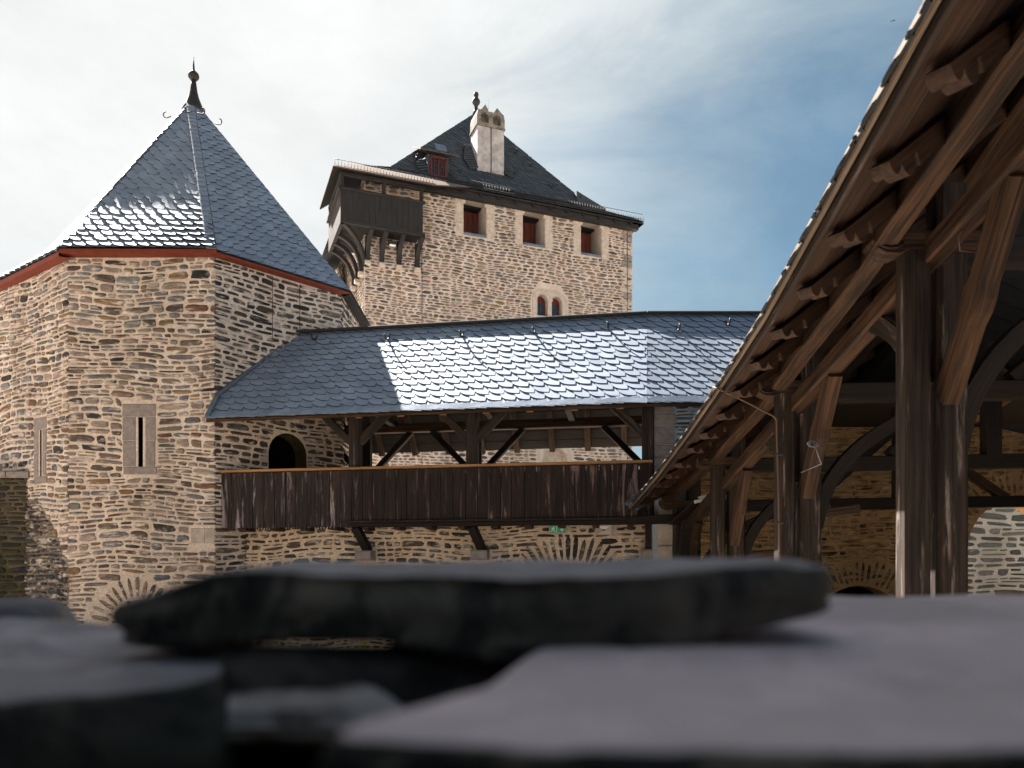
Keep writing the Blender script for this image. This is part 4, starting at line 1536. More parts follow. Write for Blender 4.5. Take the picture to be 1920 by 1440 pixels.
# wooden balcony of the keep
bal = MB()
zb, zr = 15.0, 16.22
rg_ = random.Random(5)
s = -1.2
while s < 2.33:
    e = min(s + .24, 2.33)
    bal.beam(K((s + e) / 2, 1.2, zb), K((s + e) / 2, 1.2, zr), e - s - .006, .04, up=kN, ch=.004); s = e
balo = bal.build('balcony', M['dark_wood'], keep)
q = MB(); o = 1.18
while o > -2.1:
    e = o - .24
    q.beam(K(-1.2, (o + e) / 2, zb), K(-1.2, (o + e) / 2, zr), .234, .04, up=-kU, ch=.004); o = e
q.build('side_panel', M['oak_grey'], balo)
q = MB(); q.beam(K(-1.28, 1.24, zr + .05), K(2.42, 1.24, zr + .05), .16, .1); q.beam(K(-1.24, 1.3, zr + .05), K(-1.24, -2.2, zr + .05), .16, .1)
q.build('rail', M['dark_wood'], balo)
q = MB(); q.prism([K(-1.2, 1.2, zb), K(2.33, 1.2, zb), K(2.33, 0, zb), K(0, 0, zb), K(0, -2.1, zb), K(-1.2, -2.1, zb)], V(0, 0, .08))
q.beam(K(-1.2, 1.15, zb - .08), K(2.33, 1.15, zb - .08), .16, .16); q.beam(K(-1.15, 1.2, zb - .08), K(-1.15, -2.1, zb - .08), .16, .16)
q.build('balcony_floor', M['dark_wood'], balo)
for (s, o) in ((-1.15, 1.15), (.62, 1.15), (2.28, 1.15), (-1.15, -1.0), (-1.15, -2.1)):
    q = MB(); q.beam(K(s, o, zr), K(s, o, 16.98), .15, .15, up=kN); q.build('post', M['dark_wood'], balo)
q = MB(); q.beam(K(-1.2, 1.15, 16.92), K(2.4, 1.15, 16.92), .16, .16); q.beam(K(-1.15, 1.2, 16.92), K(-1.15, -2.2, 16.92), .16, .16)
q.build('top_beam', M['dark_wood'], balo)


def curve_brace(p0, p1, ctrl, w0, thick, side, mat, name, parent, step=False, n=12):
    """curved timber: bezier p0-ctrl-p1, depth w0 in its plane, thickness along side"""
    mb_ = MB(); side = Vector(side).normalized()
    A_ = []; B_ = []; ln = 0; prev = None; sd = random.random() * 40
    for i in range(n + 1):
        t = i / n
        c = p0 * (1 - t) ** 2 + ctrl * 2 * t * (1 - t) + p1 * t * t
        tg = ((ctrl - p0) * (1 - t) + (p1 - ctrl) * t).normalized()
        nr = tg.cross(side).normalized()
        w_ = w0 * (1 - .12 * math.sin(math.pi * t))
        if step and .48 < t < .6: w_ *= 1.32
        if prev is not None: ln += (c - prev).length
        prev = c
        A_.append((c + nr * w_ / 2, ln)); B_.append((c - nr * w_ / 2, ln))
    vs_ = []; wc_ = []
    for (a_, l1), (b_, l2) in zip(A_, B_):
        for p, y in ((a_, 0), (b_, w0)):
            for z_ in (-1, 1):
                vs_.append(p + side * thick / 2 * z_); wc_.append((sd + l1, sd + y, sd + z_ * thick / 2))
    fs = []
    for i in range(n):
        k = i * 4; m_ = k + 4
        fs += [(k, k + 1, m_ + 1, m_), (k + 3, k + 2, m_ + 2, m_ + 3), (k + 1, k + 3, m_ + 3, m_ + 1), (k + 2, k, m_, m_ + 2)]
    fs += [(0, 2, 3, 1), (n * 4, n * 4 + 1, n * 4 + 3, n * 4 + 2)]
    mb_.add(vs_, fs, 0, wc_)
    return mb_.build(name, mat, parent)


for s in (.12, k_s(715), k_s(747), k_s(781)):
    curve_brace(K(s, .1, 13.85), K(s, 1.12, zb - .1), K(s, .14, 14.75), .2, .19, kU, M['dark_wood'], 'bracket', balo)
    q = MB(); q.beam(K(s, .1, 13.85), K(s, .1, zb - .1), .18, .18, up=kN); q.build('bracket_post', M['dark_wood'], balo)
    q = MB(); q.box(K(s, .1, 13.74), .26, .26, .2, ang=ang_k, ch=.03); q.build('corbel', M['dressed_warm'], balo)
for o in (-.15, -1.05, -1.95):
    curve_brace(K(-.1, o, 13.4), K(-1.12, o, zb - .1), K(-.14, o, 14.6), .18, .17, kN, M['dark_wood'], 'bracket', balo)
    q = MB(); q.box(K(-.1, o, 13.3), .26, .26, .2, ang=ang_k, ch=.03); q.build('corbel', M['dressed_warm'], balo)
curve_brace(K(.05, .05, 13.6), K(-1.1, 1.1, zb - .1), K(-.15, .2, 14.7), .2, .17, (kN + kU).normalized(), M['dark_wood'], 'bracket', balo)
fl2 = thing('floodlight', 'small floodlight hung between the brackets under the keep balcony', 'lamp', K(1.15, .45, 14.5))
q = MB(); q.box(K(1.15, .45, 14.62), .34, .2, .16, ang=ang_k); q.tube([K(1.15, .4, 14.7), K(1.15, .4, 15)], .02); q.build('housing', M['metal'], fl2)
q = MB(); q.box(K(1.15, .5, 14.52), .26, .14, .05, ang=ang_k); q.build('lens', M['sign_white'], fl2)
# second wooden bay on the left face
q = MB()
for (s0, s1, o0, o1, z0, z1) in ((-1.0, 0, -4.2, -6.8, 12.6, 15.1),):
    q.prism([K(s0, o0, z0 + 1), K(s1, o0, z0), K(s1, o1, z0), K(s0, o1, z0 + 1)], V(0, 0, z1 - z0 - 1), wcdir=UP)
bay = q.build('wooden_bay', M['dark_wood'], keep)
q = MB()
q.prism([K(-1.4, -3.7, 15.0), K(0, -3.7, 16.2), K(0, -7.2, 16.2), K(-1.4, -7.2, 15.0)], V(0, 0, .08))
q.build('bay_roof', M['slate_tower'], bay)
for o in (-4.3, -5.5, -6.7):
    curve_brace(K(0, o, 11.6), K(-.9, o, 13.4), K(-.1, o, 12.8), .16, .15, kN, M['dark_wood'], 'bracket', bay)
# ------------------------------------------------------------------ timber hall at the right
hall = thing('timber_hall', 'open timber hall with carved rafters and slate roof at the right', 'building', (3, 8, 0))
TU = [(1778, 155), (1667, 328), (1584, 454), (1523, 554), (1470, 630), (1427, 690), (1392, 742), (1363, 784), (1330, 820), (1305, 847), (1282, 875), (1262, 895), (1242, 912), (1220, 930), (1202, 945)]


def tail(n):
    Y = 12.5 * (n + 5.24) / 19.24
    if n < 0:
        return Vector((1.92 + n * .03, Y, 2.17 - n * .07))
    if n >= 14:
        return Vector((2.09, Y, 1.16 - (n - 14) * .06))
    i = int(n); t = n - i
    def q(k):
        yk = 12.5 * (k + 5.24) / 19.24
        return Vector(((TU[k][0] - U0) / F * yk, yk, (V0 - TU[k][1]) / F * yk))
    return q(i).lerp(q(min(i + 1, 14)), t)


EDG = [(-1.0, 1.45, 2.72), (3.02, 1.69, 2.25), (4.1, 1.79, 2.13), (5.83, 1.93, 1.93), (7.2, 1.99, 1.78), (8.7, 2.02, 1.6), (10.6, 2.02, 1.36), (12.5, 1.96, 1.12), (14, 1.92, .95)]


def edge(Y):
    for (a, b) in zip(EDG, EDG[1:]):
        if Y <= b[0]:
            t = (Y - a[0]) / (b[0] - a[0])
            return Vector((a[1] + (b[1] - a[1]) * t, Y, a[2] + (b[2] - a[2]) * t))
    return Vector((EDG[-1][1], Y, EDG[-1][2]))


def rdir(n):
    dz = .52 - (.52 - .29) * max(-4, min(n, 14)) / 14
    return Vector((.55, .43, dz))


RT = 8.0


def surf(n, t):
    """roof board underside at rafter index n, t=-1 edge, 0 tail, 1 purlin, RT ridge"""
    T_ = tail(n) + UP * .10
    if t < 0:
        e = edge(tail(n).y - .17)
        p = T_.lerp(e, -t)
    else:
        p = T_ + rdir(n) * t
    return p + UP * CZ


ns = [x * .5 for x in range(-9, 30)]
# boards
sf = MB()
ts = [-1, -.5, 0]
k = .3
while k < RT: ts.append(k); k += .3
ts.append(RT)
for a, b in zip(ts, ts[1:]):
    sd = random.Random(int(a * 100)).random() * 30
    g_ = .012
    vs_ = []; wc_ = []
    ln = 0; prev = None
    for n in ns:
        p0 = surf(n, a + (g_ if a >= 0 else 0)); p1 = surf(n, b - (g_ if b > 0 else 0))
        if prev is not None: ln += (p0 - prev).length
        prev = p0
        vs_ += [p0, p1, p1 + UP * .03]; wc_ += [(sd + ln, sd, 0), (sd + ln, sd + .2, 0), (sd + ln, sd + .23, 0)]
    fs = []
    for i in range(len(ns) - 1):
        fs += [(i * 3, i * 3 + 1, i * 3 + 4, i * 3 + 3), (i * 3 + 1, i * 3 + 2, i * 3 + 5, i * 3 + 4)]
    sf.add(vs_, fs, 0, wc_)
sf.build('roof_boards', M['oak_red'], hall)
# slates on top
rf = MB()
for i, n in enumerate(range(-4, 14)):
    n1 = n + 1
    o = UP * .055
    a0_, b0_ = surf(n1, -1) + o, surf(n, -1) + o
    a1_, b1_ = surf(n1, RT) + o, surf(n, RT) + o
    dn_ = (b0_ - b1_).normalized() * .085
    a0_ += dn_; b0_ += dn_
    for lay, (q0, q1) in enumerate(((0, .5), (.5, 1))):
        c = [a0_.lerp(a1_, q0), b0_.lerp(b1_, q0), b0_.lerp(b1_, q1), a0_.lerp(a1_, q1)]
        if lay == 0:
            e0 = (c[1] - c[0])
        roof_face(rf, c, .28, .2, 200 + i * 2 + lay, th=.014, jit=.02)
# right slope
rg0 = [surf(n, RT) for n in ns]
for i in range(len(ns) - 1):
    a, b = rg0[i], rg0[i + 1]
    c = V(12.7, b.y, CZ + 2.35); d_ = V(12.7, a.y, CZ + 2.35)
    rf.add([a + UP * .02, b + UP * .02, c, d_, a - UP * .05, b - UP * .05, c - UP * .07, d_ - UP * .07], [(0, 3, 2, 1), (4, 5, 6, 7)], 1)
hroof = rf.build('roof', [M['slate_tower'], M['under'], M['slate_edge']], hall)
# back ceiling
q = MB()
for i in range(16):
    q.beam(V(3.9, 12.8 + i * .19, CZ + 3.0), V(12.6, 12.8 + i * .19, CZ + 3.0), .2, .03, ch=.003)
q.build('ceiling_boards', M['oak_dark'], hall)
# fascia: two thin boards
for (dx, dz, h_, th_, mt) in ((-.03, .035, .075, .03, 'fascia'), (.015, -.012, .06, .025, 'oak_grey')):
    q = MB(); vs_ = []; wc_ = []; ln = 0; prev = None
    for n in ns:
        p = surf(n, -1) + V(dx, 0, dz)
        if prev is not None: ln += (p - prev).length
        prev = p
        for (x_, z_) in ((-th_ / 2, -h_ / 2), (th_ / 2, -h_ / 2), (th_ / 2, h_ / 2), (-th_ / 2, h_ / 2)):
            vs_.append(p + V(x_, 0, z_)); wc_.append((ln, x_ + 3, z_ + h_))
    fs = []
    for i in range(len(ns) - 1):
        for j in range(4):
            j2 = (j + 1) % 4
            fs.append((i * 4 + j, i * 4 + j2, (i + 1) * 4 + j2, (i + 1) * 4 + j))
    fs += [(3, 2, 1, 0), tuple(len(vs_) - 4 + j for j in range(4))]
    q.add(vs_, fs, 0, wc_)
    q.build('fascia_board', M[mt], hall)
# rafters with carved tails
for n in range(-4, 15):
    T_ = surf(n, 0); D_ = rdir(n).normalized(); L_ = rdir(n).length * RT
    side = D_.cross(UP).normalized(); yy = side.cross(D_).normalized()
    pr = [(-.14, -.005)] + [(-.075 + .065 * math.cos(R(a)), -.025 + .065 * math.sin(R(a))) for a in range(180, 331, 25)] + [(.075 + .085 * math.cos(R(a)), -.06 + .085 * math.sin(R(a))) for a in range(180, 361, 18)] + [(.20, -.06), (.20, -.13), (L_, -.13), (L_, -.005)]
    pts = [T_ + D_ * x_ + yy * y_ - side * .055 for x_, y_ in pr]
    q = MB(); q.prism(pts, side * .11, wcdir=D_)
    q.build('rafter', M['oak_red'], hall)


def purlin(t, dz, w_, h_, mt, n0=-4.5, n1=14.5, dx=0):
    q = MB(); vs_ = []; wc_ = []; ln = 0; prev = None
    sd = random.random() * 20
    for n in [n0 + (n1 - n0) * i / 38 for i in range(39)]:
        p = surf(n, t) + V(dx, 0, dz)
        if prev is not None: ln += (p - prev).length
        prev = p
        a, b, c = w_ / 2, h_ / 2, .015
        for (x_, z_) in ((-a + c, -b), (a - c, -b), (a, -b + c), (a, b - c), (a - c, b), (-a + c, b), (-a, b - c), (-a, -b + c)):
            vs_.append(p + V(x_, 0, z_)); wc_.append((sd + ln, sd + x_, z_))
    fs = []
    for i in range(38):
        for j in range(8):
            j2 = (j + 1) % 8
            fs.append((i * 8 + j, i * 8 + j2, (i + 1) * 8 + j2, (i + 1) * 8 + j))
    fs += [tuple(range(7, -1, -1)), tuple(38 * 8 + j for j in range(8))]
    q.add(vs_, fs, 0, wc_)
    return q.build('purlin', M[mt], hall)


purlin(1.0, -.13 - .085, .16, .17, 'oak')
purlin(3.6, -.13 - .09, .17, .18, 'oak')
purlin(5.8, -.13 - .09, .17, .18, 'oak_dark')
purlin(RT, -.2, .2, .22, 'oak_dark')


def zb_(Y): return 2.21 - .19 * (Y - 5.57)


q = MB()
q.beam(W(2.93, 1.0, zb_(1.0)), W(2.93, 13.3, zb_(13.3)), .15, .17, ch=.015)
q.build('plate_beam', M['oak'], hall)
capz = {2.88: 2.84, 5.44: 2.39, 8.0: 2.0, 10.6: 1.62, 13.1: 1.28}
for Yp, cz in capz.items():
    pA = MB(); pA.beam(W(2.82, Yp, -CZ), W(2.82, Yp, cz - .13), .18, .18, up=(0, 1, 0), ch=.028)
    pA.build('post', M['oak_grey'], hall)
    pB = MB(); pB.beam(W(3.08, Yp + .04, -CZ), W(3.08, Yp + .04, cz + .35), .22, .2, up=(0, 1, 0), ch=.03)
    pB.build('post', M['oak_grey'], hall)
    # carved arm on top
    a = MB()
    pr = [(2.50, cz), (3.3, cz), (3.3, cz - .13), (2.74, cz - .13), (2.68, cz - .155), (2.60, cz - .15), (2.54, cz - .12), (2.50, cz - .06)]
    a.prism([W(x_, Yp - .09, z_) for x_, z_ in pr], V(0, .18, 0), wcdir=(1, 0, 0))
    ring_ = [W(2.62 + .085 * math.cos(t * .5236), Yp - .1, cz - .075 + .05 * math.sin(t * .5236)) for t in range(13)]
    a.tube(ring_, .009, 0, 6)
    a.build('carved_arm', M['oak'], hall)
    # knee braces along the plate beam
    bl = Yp - .92
    curve_brace(W(3.02, Yp - .06, cz - 1.16), W(2.94, bl, zb_(bl) - .06), W(3.0, Yp - .42, cz - .72), .17, .12, (1, 0, 0), M['oak'], 'knee_brace', hall, step=True, n=16)
    if Yp < 13:
        curve_brace(W(2.94, Yp + .08, cz - 1.05), W(2.94, Yp + .78, zb_(Yp + .78) - .05), W(2.94, Yp + .22, cz - .62), .15, .11, (1, 0, 0), M['oak_grey'], 'knee_brace', hall)
    # tie beam and cross brace to the right
    q = MB(); q.beam(W(3.1, Yp + .06, cz - .1), W(12.5, Yp + .06, cz + .05), .17, .19, ch=.015); q.build('tie_beam', M['oak_dark'], hall)
    curve_brace(W(3.15, Yp + .08, cz - 1.5), W(4.55, Yp + .08, cz - .2), W(3.3, Yp + .08, cz - .55), .15, .12, (0, 1, 0), M['oak_dark'], 'cross_brace', hall)
    if Yp > 3:
        q = MB(); q.beam(W(6.6, Yp + .06, cz), W(6.6, Yp + .06, cz + 1.6), .2, .2, up=(0, 1, 0)); q.build('king_post', M['oak_dark'], hall)
        q = MB(); q.beam(W(5.2, Yp + .08, cz + .05), W(6.5, Yp + .08, cz + 1.2), .14, .14); q.build('strut', M['oak_dark'], hall)
        q = MB(); q.beam(W(8.4, Yp + .08, cz + .05), W(6.7, Yp + .08, cz + 1.2), .14, .14); q.build('strut', M['oak'], hall)
    q = MB(); q.beam(W(9.9 if Yp < 13 else 12.2, Yp, -CZ), W(9.9 if Yp < 13 else 12.2, Yp, cz), .26, .26, up=(0, 1, 0), ch=.03); q.build('post', M['oak_dark'], hall)
# pegged outriggers on the cross braces
for Yp in (8.0, 10.6):
    q = MB(); q.beam(W(3.2, Yp + .1, capz[Yp] - 1.35), W(3.62, Yp + .1, capz[Yp] - 1.30), .12, .1, ch=.01); q.build('stub_beam', M['oak'], hall)
# leaning strut by the pier and pieces near it
q = MB(); q.beam(P(1273, 1110, 12.9), P(1291, 962, 12.9), .2, .2, up=(0, 1, 0), ch=.02); q.build('leaning_strut', M['oak_dark'], hall)
q = MB(); q.beam(P(1180, 975, 12.95), P(1300, 970, 12.95), .12, .12, ch=.01); q.build('eave_beam', M['oak_dark'], hall)
q = MB(); q.beam(P(1262, 983, 12.7), P(1312, 938, 12.3), .22, .03, ch=.004); q.build('gutter_board', M['oak_grey'], hall)
# slender struts; the light on them put into a pale pine colour
for (u0, v0, u1, v1, Y) in ((1812, 797, 1925, 728, 11.5), (1818, 775, 1900, 738, 11.3)):
    q = MB(); q.beam(P(u0, v0, Y), P(u1, v1, Y), .09, .09); q.build('strut', M['new_wood'], hall)
for (u0, v0, u1, v1, Y) in ((1580, 876, 1690, 878, 12.2), (1880, 467, 1930, 465, 6.4)):
    q = MB(); q.beam(P(u0, v0, Y), P(u1, v1, Y), .05, .05); q.build('batten', M['new_wood'], hall)

# pipe down the second post and loose cables
def cable(name, label, pts, r, mat, cat):
    q = MB(); q.tube(pts, r, 0, 6)
    return tag(q.build(name, mat, None, pts[0]), label, cat)


pp = [P(1330, 742, 7.35), P(1338, 726, 7.3), P(1352, 731, 7.25), P(1400, 754, 7.6), P(1452, 781, 7.86), P(1456, 788, 7.86), P(1460, 950, 7.86), P(1463, 1240, 7.86)]
pipe = cable('metal_pipe', 'thin copper coloured pipe running from the eave down the second post', pp, .009, M['copper'], 'pipe')
for v in (852, 980):
    q = MB(); q.box(P(1461, v, 7.87), .07, .04, .025); q.build('clamp', M['metal'], pipe)
cr = random.Random(3)
cable('loose_cable', 'loose dark cable dangling in front of the ochre back wall', [P(1548, 935, 8.1), P(1556, 950, 8.4), P(1557, 975, 8.4), P(1558, 990, 8.5), P(1562, 1002, 8.5)], .006, M['metal'], 'cable')
cable('loose_cable', 'bent wire looped over the beam beside the nearest knee brace', [P(1880, 398, 5), P(1850, 400, 5.0), P(1815, 415, 5), P(1797, 445, 5), P(1800, 470, 5.02), P(1830, 474, 5.1)], .004, M['copper'], 'cable')
cable('loose_cable', 'thin wires straggling down the wall below the white strip lamp', [P(1318, 945, 12.3), P(1328, 965, 12.6), P(1318, 985, 12.9), P(1308, 1005, 13), P(1312, 1022, 13)], .006, M['metal'], 'cable')
rp = [P(1522 + 9 * math.cos(t * .8) + t * .2, 832 + 6 * math.sin(t * .8), 7.3 + .06 * math.sin(t)) for t in range(30)]
cable('cable_coil', 'small coil of pale wire tied round the second curved brace', rp + [P(1540, 870, 7.3), P(1502, 886, 7.5)], .005, M['lead'], 'cable')
q = MB(); q.beam(P(1303, 941, 12.2), P(1332, 935, 12.2), .12, .05, ch=.015); q.beam(P(1310, 934, 12.25), P(1324, 931, 12.25), .08, .05, ch=.01)
tag(q.build('strip_lamp', M['sign_white'], None, P(1303, 941, 12.2)), 'white plastic strip lamp fixed under the eave beside the stone pier', 'lamp')
# small lead sheet roof below the parapet end
q = MB()
q.prism([P(1172, 946, 12.75), P(1226, 905, 13.1), P(1238, 925, 13.1), P(1196, 957, 12.75)], V(0, 0, .03))
q.build('flashing', M['lead'], gal)

# ------------------------------------------------------------------ ochre back wall of the hall
hw = MB()
HO = V(2.9, 15.5, 0); HU = V(1, 0, 0); HN = V(0, -1, 0)
def hx(u): return (u - U0) / F * 15.5 - 2.9
def hz(v): return CZ + (V0 - v) / F * 15.5
c1x, c1z = hx(1612), hz(1187)
c2x, c2z = hx(1908), hz(1030)
def arc(cx, cz_, r, n=14, base=0.02):
    return [(cx + r, base), (cx + r, cz_)] + [(cx + r * math.cos(math.pi * i / n), cz_ + r * math.sin(math.pi * i / n)) for i in range(1, n)] + [(cx - r, cz_), (cx - r, base)]
A1 = arc(c1x, c1z, .95); A2 = arc(c2x, c2z, 1.0)
outer = [(0, 0), (12, 0), (12, 5.6), (0, 5.6)]
hw.flat(to3(HO, HU, UP, outer), [to3(HO, HU, UP, A1), to3(HO, HU, UP, A2)], 0, HN)
rubble(hw, HO, HU, UP, HN, outer, [arc(c1x, c1z, 1.45), arc(c2x, c2z, 1.5), A1, A2], seed=81, pal=PAL_HALL, ch=(.07, .14), sw=(.14, .5), gap=.02, hgt=.03, irr=.16, skip=.12)
voussoirs(hw, HO, HU, UP, HN, c1x, c1z, .97, 1.42, .1, math.pi - .1, 30, seed=9, pal=PAL_DARK, fill=.75)
voussoirs(hw, HO, HU, UP, HN, c2x, c2z, 1.02, 1.48, .1, math.pi - .1, 30, seed=10, pal=PAL_HALL, fill=.6, hgt=.03)
reveal(hw, HO, HU, UP, HN, A1, .5, 0, 2)
reveal(hw, HO, HU, UP, HN, A2, .8, 0)
hwo = hw.build('hall_wall', [M['mortar_hall'], M['stone_hall'], M['black']], None, HO)
tag(hwo, 'ochre rubble wall with stone arches at the back of the timber hall', 'wall')
pw = MB()
PO = V(8, 19.5, 0)
pw.flat(to3(PO, V(1, 0, 0), UP, [(0, 0), (14, 0), (14, 4.5), (0, 4.5)]), n=HN)
rubble(pw, PO, V(1, 0, 0), UP, HN, [(0, 0), (10, 0), (10, 4.5), (0, 4.5)], seed=83, pal=PAL_BLUE, ch=(.12, .26), sw=(.25, .75), gap=.06, hgt=.03, irr=.16)
tag(pw.build('courtyard_wall', [M['mortar_pale'], M['stone_pale']], None, PO), 'pale grey rubble wall seen through the arch at the right edge', 'wall')
rw = MB()
rw.flat([V(12.6, -3, 0), V(12.6, 15.5, 0), V(12.6, 15.5, CZ + 2.4), V(12.6, -3, CZ + 2.4)])
rw.flat([V(12.9, -3, 0), V(12.9, 15.5, 0), V(12.9, 15.5, CZ + 2.4), V(12.9, -3, CZ + 2.4)])
tag(rw.build('outer_wall', M['mortar_hall'], None, V(12.6, 6, 0)), 'long outer wall closing the far side of the timber hall', 'wall')

# ------------------------------------------------------------------ unseen block added left of the camera to shade the parapet stones
ng = MB()
wx0, wx1, wy0, wy1, wh = -11.5, -5.2, -7.0, 6.9, 12.0
c4 = [V(wx0, wy0, 0), V(wx1, wy0, 0), V(wx1, wy1, 0), V(wx0, wy1, 0)]
for i in range(4):
    a, b = c4[i], c4[(i + 1) % 4]
    ng.flat([a, b, b + UP * wh, a + UP * wh])
rg_m = (wx0 + wx1) / 2
for q_ in ([V(wx0 - .3, wy0, wh - .2), V(wx0 - .3, wy1, wh - .2), V(rg_m, wy1, wh + 3), V(rg_m, wy0, wh + 3)], [V(wx1 + .3, wy0, wh - .2), V(wx1 + .3, wy1, wh - .2), V(rg_m, wy1, wh + 3), V(rg_m, wy0, wh + 3)],
           [V(wx0, wy0, wh), V(wx1, wy0, wh), V(rg_m, wy0, wh + 3)], [V(wx0, wy1, wh), V(wx1, wy1, wh), V(rg_m, wy1, wh + 3)]):
    ng.flat(q_, mat=1)
for (x0, x1, y0, y1, z0, z1) in ((-10.5, -5.0, 5.0, 10.4, 10.2, 16.5),):  # upper box added above view to block sun on the far stones
    ng.prism([V(x0, y0, z0), V(x1, y0, z0), V(x1, y1, z0), V(x0, y1, z0)], UP * (z1 - z0))
tag(ng.build('unseen_shade_block', [M['mortar_dark'], M['slate_tower']], None, V(-8, 0, 0)), 'unseen building block added beside the viewer to shade the parapet', 'building')

# ------------------------------------------------------------------ foreground parapet
def mat_rock(name, c1, c2, c3):
    m, nt, b = new_mat(name)
    co = coord(nt)
    n1 = noise_n(nt, co, 11, 7, .7, .5); n2 = noise_n(nt, co, 60, 6, .7); n3 = noise_n(nt, co, 3, 4)
    c = mixc(nt, rng(nt, n1, .42, .6), c1, c2)
    c = mixc(nt, rng(nt, n3, .45, .65, 0, .7), c, c3)
    nt.links.new(c, b.inputs['Base Color'])
    b.inputs['Roughness'].default_value = .8
    bn = bump(nt, None, n1, .5, .01); bump(nt, b, n2, .5, .003, bn)
    return m


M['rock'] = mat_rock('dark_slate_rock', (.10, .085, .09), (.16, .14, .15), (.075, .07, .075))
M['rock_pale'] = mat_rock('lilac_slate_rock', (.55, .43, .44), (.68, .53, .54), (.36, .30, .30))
M['rock_dark'] = mat_rock('green_black_rock', (.012, .011, .008), (.21, .165, .12), (.014, .012, .009))  # dark slabs; also the painted shade on the paler slabs' sides


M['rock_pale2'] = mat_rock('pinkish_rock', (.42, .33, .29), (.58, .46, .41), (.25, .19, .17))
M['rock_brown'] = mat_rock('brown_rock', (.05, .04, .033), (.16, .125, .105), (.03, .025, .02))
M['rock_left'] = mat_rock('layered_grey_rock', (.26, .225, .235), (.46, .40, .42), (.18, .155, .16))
M['rock_skylit'] = mat_rock('skylit_rock_top', (.20, .17, .175), (.34, .30, .31), (.14, .12, .12))  # lighter stone for upper faces; sky light put into the colour


def slab(name, outline, zfun, thick, mat, label, edge_r=.03, seed=1, amp=.006, group=None, side=None, tf=None, top=None):
    """rounded stone slab; outline: (x,y) list CCW seen from above, zfun(x,y): top height rel. camera"""
    n = len(outline); K2 = 96
    ol = []
    for i in range(K2):                                  # closed Catmull-Rom
        f = i / K2 * n; k = int(f); t = f - k
        p0, p1, p2, p3 = (Vector(outline[(k + j - 1) % n]) for j in range(4))
        ol.append(.5 * ((2 * p1) + (p2 - p0) * t + (2 * p0 - 5 * p1 + 4 * p2 - p3) * t * t + (3 * p1 - p0 - 3 * p2 + p3) * t ** 3))
    c = sum(ol, Vector((0, 0))) / K2
    rings = []
    def inset(d):
        r = []
        for p in ol:
            v = p - c; L = v.length
            r.append(c + v * max(0, (L - d)) / L)
        return r
    prof = []
    for k in (.8, .6, .4, .22, .1): prof.append(('s', 1 - k, 0))
    for a in range(0, 91, 15):
        prof.append(('i', edge_r * (1 - math.sin(R(a))), edge_r * (1 - math.cos(R(a)))))
    body = max(thick - 2 * edge_r, .005)
    for j in range(1, 5): prof.append(('i', -.004 * math.sin(j), edge_r + body * j / 5))
    for a in range(90, -1, -15):
        prof.append(('i', edge_r * (1 - math.sin(R(a))), thick - edge_r * (1 - math.cos(R(a)))))
    prof.append(('s', .5, thick))
    vs_ = []
    for (kd, q, dz) in prof:
        if kd == 's': pts = [c + (p - c) * q for p in inset(edge_r)]
        else: pts = inset(q)
        for p in pts:
            P_ = Vector((p.x, p.y, CZ + zfun(p.x, p.y) - dz * (tf(p.x) if tf else 1)))
            nn = noise.noise(P_ * 9 + V(seed * 7, 0, 0)) * amp * 2 + noise.noise(P_ * 38 + V(seed, 3, 0)) * amp * .7
            vv = Vector((p.x - c.x, p.y - c.y, 0)).normalized()
            k = min(1, dz / edge_r) if edge_r else 0
            P_ += vv * nn * 2.0 * k + UP * nn * (1 - .6 * k) * .7
            lay = noise.noise(Vector((P_.x * 2, P_.y * 2, P_.z * 60))) * amp * .8
            P_ += vv * lay * k
            vs_.append(P_)
    fs = [tuple(range(K2))]
    for r in range(len(prof) - 1):
        for i in range(K2):
            i2 = (i + 1) % K2
            fs.append((r * K2 + i2, r * K2 + i, (r + 1) * K2 + i, (r + 1) * K2 + i2))
    fs.append(tuple((len(prof) - 1) * K2 + i for i in range(K2 - 1, -1, -1)))
    mb_ = MB(); mb_.add(vs_, fs, 0, None, (1, 1, 1), True)
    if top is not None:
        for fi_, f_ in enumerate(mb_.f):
            if fi_ < K2 * 7 + 1: mb_.m[fi_] = 1  # upper faces coloured lighter than the sides, as if lit from above
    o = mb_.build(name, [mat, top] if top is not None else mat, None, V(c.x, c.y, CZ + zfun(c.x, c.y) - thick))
    return tag(o, label, 'stone', group)


GP = 'loose stones on top of the parapet'
slab('parapet_stone', [(-.335, .66), (-.27, .63), (-.1, .62), (.05, .615), (.2, .62), (.262, .635), (.272, .72), (.24, .86), (.05, .87), (-.15, .86), (-.28, .78)],
     lambda x, y: .0035 + (y - .62) * .062 - max(0, -x - .24) * .30 + max(0, x - .1) * .03, .078, M['rock_dark'], 'long dark blurred slab lying across the middle of the parapet', .009, 2, .005, GP, top=M['rock_skylit'],
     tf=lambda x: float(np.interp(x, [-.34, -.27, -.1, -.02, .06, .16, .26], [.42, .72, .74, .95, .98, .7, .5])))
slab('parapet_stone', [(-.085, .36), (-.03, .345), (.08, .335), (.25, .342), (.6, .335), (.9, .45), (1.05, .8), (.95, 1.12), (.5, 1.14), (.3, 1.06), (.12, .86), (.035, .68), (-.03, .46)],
     lambda x, y: -.0765 + (y - .33) * .06, .09, M['rock_dark'], 'huge smooth lilac grey slab filling the lower right corner', .012, 3, .003, GP, top=M['rock_pale'])  # dark sides under a pale top: shade painted in
slab('parapet_stone', [(-.8, .43), (-.55, .45), (-.36, .485), (-.245, .545), (-.222, .60), (-.27, .70), (-.42, .86), (-.62, .95), (-.85, .97)],
     lambda x, y: -.083 + (y - .48) * .075, .11, M['rock_dark'], 'grey layered slab with shade painted on its front at the lower left corner', .012, 4, .004, GP, top=M['rock_left'])  # front shade and light on top both come from the materials
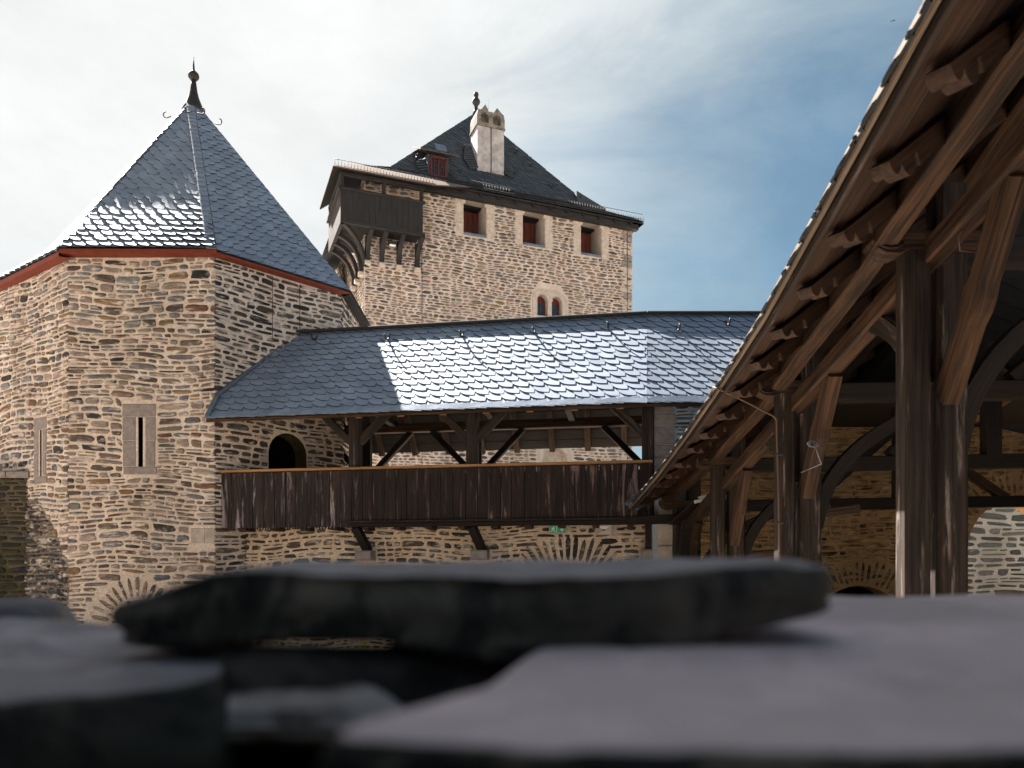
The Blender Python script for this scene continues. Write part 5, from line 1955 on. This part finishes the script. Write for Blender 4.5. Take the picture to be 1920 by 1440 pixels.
slab('parapet_stone', [(-1.2, .95), (-.8, .93), (-.66, 1.0), (-.64, 1.12), (-.8, 1.25), (-1.2, 1.25)],
     lambda x, y: -.038, .08, M['rock'], 'dark rounded stone behind the lower left slab', .03, 5, .006, GP)
slab('parapet_stone', [(-.27, .66), (-.05, .64), (.10, .66), (.18, .80), (.1, 1.0), (-.15, 1.04), (-.33, .9)],
     lambda x, y: -.058 - (y - .64) * .095, .09, M['rock_brown'], 'brownish stone in shadow beneath the long dark slab', .02, 6, .006, GP)
slab('parapet_stone', [(-.29, .585), (-.2, .58), (-.125, .585), (-.10, .605), (-.11, .655), (-.2, .66), (-.29, .655)],
     lambda x, y: -.092, .036, M['rock_pale2'], 'lower brown stone at the bottom left of the middle gap', .02, 7, .006, GP)
slab('parapet_stone', [(-.075, .64), (.03, .625), (.12, .64), (.15, .72), (.05, .80), (-.06, .76)],
     lambda x, y: -.044 + (y - .62) * .04 - max(0, x - .02) * .1, .028, M['rock_dark'], 'small dark wedge stone squeezed under the middle of the long slab', .010, 9, .004, GP)
pb = MB()
pb.box(V(0, .75, (CZ - .175) / 2), 3.6, 1.0, CZ - .175, ch=.03)
tag(pb.build('parapet_wall', M['mortar_dark'], None, V(0, .75, 0)), 'parapet wall body carrying the loose blurred stones', 'wall')

rwl = MB()  # added out of view to cut light on the near stones
rwl.box(V(-.5, -1.1, 1.0), 7, .5, 2.0, ch=.03)
tag(rwl.build('rear_light_block', M['mortar_dark'], None, V(-.5, -1.1, 0)), 'unseen wall added behind the viewpoint to darken the near stones', 'wall')
# small weed in the courtyard seen through the gap
wd = thing('yellow_weed', 'small yellow green weed seen through the gap under the long slab', 'plant', (-2.48, 13.0, 0))
M['leaf'] = mat_plain('yellow_leaf', (.42, .40, .03), .6, 0, .3, 20, .2, 0)
q = MB(); base = V(-2.48, 13.0, 0)
q.tube([base, base + V(.01, 0, .2), base + V(0, 0, .42)], .008, 0, 5); q.build('stem', M['leaf'], wd)
rg_ = random.Random(7)
for i in range(16):
    a = rg_.random() * 6.28; L_ = .10 + .13 * rg_.random(); h0 = .12 + .32 * i / 16
    if i > 12: L_ = .22; a = (.1, 3.0, .5)[i - 13]
    d_ = V(math.cos(a), math.sin(a), .25); sd_ = V(-math.sin(a), math.cos(a), 0)
    b0 = base + UP * h0
    q = MB()
    q.add([b0, b0 + d_ * L_ * .5 + sd_ * .025 + UP * .02, b0 + d_ * L_, b0 + d_ * L_ * .5 - sd_ * .025 + UP * .02, b0 + d_ * L_ * .5 + UP * .0],
          [(0, 4, 1), (1, 4, 2), (2, 4, 3), (3, 4, 0)], 0)
    q.build('leaf', M['leaf'], wd)
# tiny bird
bd = MB(); p = P(1674, 38, 130)
bd.lathe(p, [(.01, -.25), (.07, -.1), (.08, .05), (.04, .18), (.01, .22)], 8)
bd.prism([p + V(0, 0, .05), p + V(.5, .1, .14), p + V(.28, .05, -.1)], V(0, .02, 0)); bd.prism([p + V(0, 0, .05), p + V(-.5, .1, -.12), p + V(-.2, .05, -.15)], V(0, .02, 0))
tag(bd.build('bird', M['metal'], None, p), 'tiny dark bird flying high in the blue sky at upper right', 'bird')
